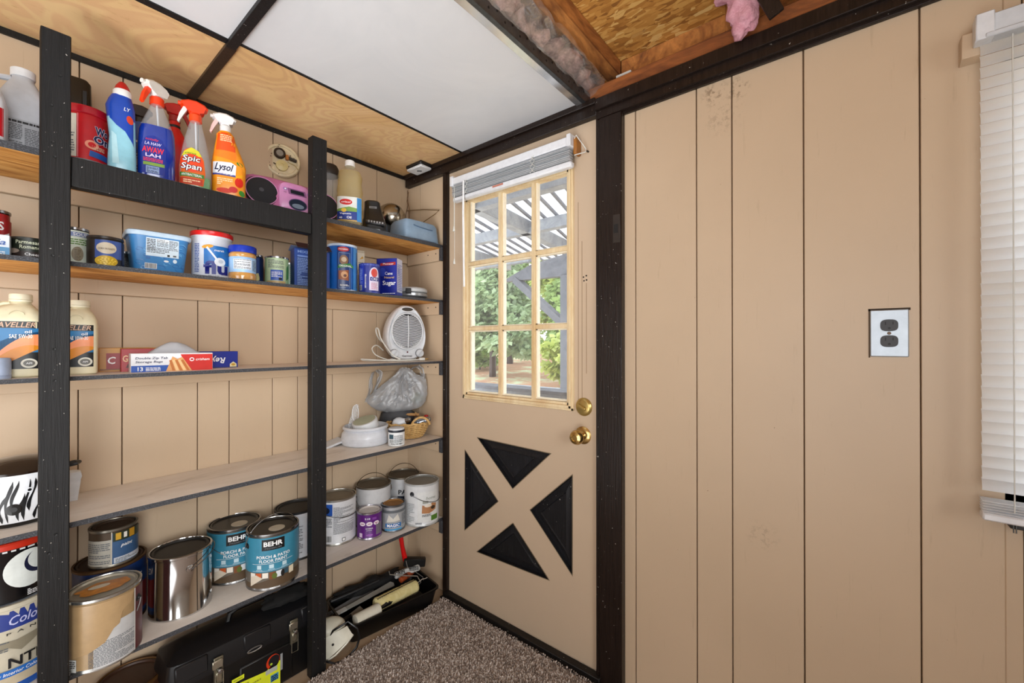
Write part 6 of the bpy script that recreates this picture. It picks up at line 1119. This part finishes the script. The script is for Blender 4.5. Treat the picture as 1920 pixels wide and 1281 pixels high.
a = Art(); a.rect(-.046, .014, .047, .112, P('dfe0dc', .35)); a.poly([(-.046, .060), (.0, .072), (.046, .064), (.047, .045), (-.046, .045)], P('86a85a', .35), 1); a.rect(-.046, .014, .047, .052, P('22408f', .35), 2); a.rect(.030, .014, .047, .110, P('4f93c8', .35), 3); a.ell(-.012, .090, .024, .012, P('cf2a24', .35), 1); a.text('crisol', -.012, .090, .036, .008, INKW, 2, .15); a.ell(-.02, .056, .010, .008, P('e0c050', .35), 3); a.text('Vegetable', -.014, .042, .044, .008, INKW, 3); a.text('Oil', .0, .028, .018, .010, INKW, 3, 0, .02); a.text('40', -.032, .026, .012, .008, INKW, 3); a.rect(-.046, .014, .03, .018, P('c9a83a', .35), 3); a.build(loftmap(s_o), t, step=.008, vstep=.03)
t = thing('food_processor', 'black appliance motor base with a row of buttons', 'appliance', (-1.672, 1.070, SA), face(-1.672, 1.07) - 2); b = MB(); b.loft([(0, .056, .058, 0, 0, 4), (.006, .060, .062, 0, 0, 4), (.040, .058, .060, 0, 0, 4), (.075, .046, .044, 0, .008, 3.6), (.130, .036, .034, -.006, .014, 3.2), (.152, .034, .032, -.008, .014, 3.2), (.158, .028, .026, -.008, .014, 3)], P('1e1e21', .28, coat=.3), 40); b.done('housing', t)
b = MB(); b.box((.008, -.057, .046), (.082, .010, .022), P('48484c', .3), Matrix.Rotation(R(-32), 4, 'X') @ Matrix.Rotation(R(6), 4, 'Y'), .003); b.done('button_panel', t)
for k in range(6): b = MB(); b.box((-.020 + k * .0115, -.0625, .050 - k * .0012), (.007, .006, .010), P('b9b9bc', .3), Matrix.Rotation(R(-32), 4, 'X'), .001); b.done('button', t)
a = Art(); a.rect(-.020, .118, .012, .128, P('9c9ca0', .35)); a.text('oster', -.004, .123, .024, .006, INK, 1); a.build(lambda u, v, o: (u, -.0215 - (.128 - v) * .2 - o, v), t)
t = thing('strainer', 'shiny steel bowl shaped strainer leaning behind the black appliance', 'strainer', (-1.775, 1.236, SA), face(-1.775, 1.236)); b = MB(); b.lathe([(.066, 0), (.069, .002), (.068, .006), (.062, .016), (.048, .034), (.028, .046), (.0005, .051)], P('b9b2a6', .18, 1), Matrix.Translation((0, .0, .155)) @ Matrix.Rotation(R(58), 4, 'X') @ Matrix.Rotation(R(12), 4, 'Y'), 40, (False, True)); b.done('bowl', t)
b = MB(); b.tube([(.05, -.01, .115), (.075, -.02, .09), (.085, -.03, .06), (.08, -.03, .02)], .006, P('4b4238', .3, .6), 8); b.done('handle', t)
b = MB(); b.box((0, .01, .06), (.09, .05, .12), P('38352f', .5), None, .006); b.done('stand', t)
b = MB(); b.tube([(-1.842, 1.374, 1.922), (-1.70, 1.374, 1.899), (-1.582, 1.374, 1.872), (-1.600, 1.366, 1.855), (-1.69, 1.350, 1.820), (-1.72, 1.345, 1.78), (-1.73, 1.34, 1.70)], .0022, P('a08a68', .35, .6), 6); tag(b.done('bent_wire'), 'stiff bent wire loop standing in the corner above the blue pan', 'wire')
b = MB(); b.tube([(-1.838, 1.378, 2.03), (-1.834, 1.376, 2.00), (-1.840, 1.376, 1.97), (-1.832, 1.376, 1.95), (-1.845, 1.372, 1.90), (-1.840, 1.372, 1.84), (-1.80, 1.37, 1.80)], .0018, P('6d5236', .6), 5); b.tube([(-1.830, 1.378, 2.02), (-1.838, 1.376, 1.99), (-1.828, 1.376, 1.955), (-1.818, 1.376, 1.92), (-1.822, 1.376, 1.86)], .0016, P('8c6a45', .6), 5); tag(b.done('twisted_cord'), 'thin twisted brown cord hanging in the wall corner by the ceiling', 'cord')
t = thing('roasting_pan', 'upturned blue grey enamel pan at the right end of the top shelf', 'pan', (-1.652, 1.276, SA), -1); ENB = P('97acc0', .28, coat=.3); b = MB()
b.loft([(0, .104, .078, 0, 0, 9), (.005, .105, .079, 0, 0, 9), (.008, .101, .075, 0, 0, 9), (.082, .095, .069, 0, 0, 8), (.096, .088, .062, 0, 0, 7), (.099, .080, .054, 0, 0, 6)], ENB, 52); b.done('pan', t)
b = MB(); b.tube([(-.055, -.0725, .070), (-.03, -.073, .066), (.03, -.073, .063), (.055, -.0725, .064)], .0022, P('5f7a96', .3), 6); b.done('pressed_rib', t)
b = MB(); b.tube([(.103 * (1 if abs(math.cos(k * .1208)) > 1 else 1) * math.copysign(abs(math.cos(k * .1208)) ** .28, math.cos(k * .1208)), .076 * math.copysign(abs(math.sin(k * .1208)) ** .28, math.sin(k * .1208)), .004) for k in range(52)], .0035, P('4f6880', .3), 6, True); b.done('rolled_rim', t)
t = thing('alarm', 'square white alarm on a dark base under the plywood ceiling by the door', 'alarm', (-1.668, 1.318, 2.082), -90); b = MB(); b.box((0, 0, .010), (.118, .070, .016), P('17181c', .4), None, .003); b.done('base', t); b = MB(); b.box((.002, 0, -.005), (.110, .066, .012), P('d9dadb', .4), None, .003); b.done('cover', t); b = MB(); b.tube([(-.004, -.006, -.012), (.006, -.002, -.013), (.012, .008, -.012)], .003, INK, 6); b.done('switch', t)
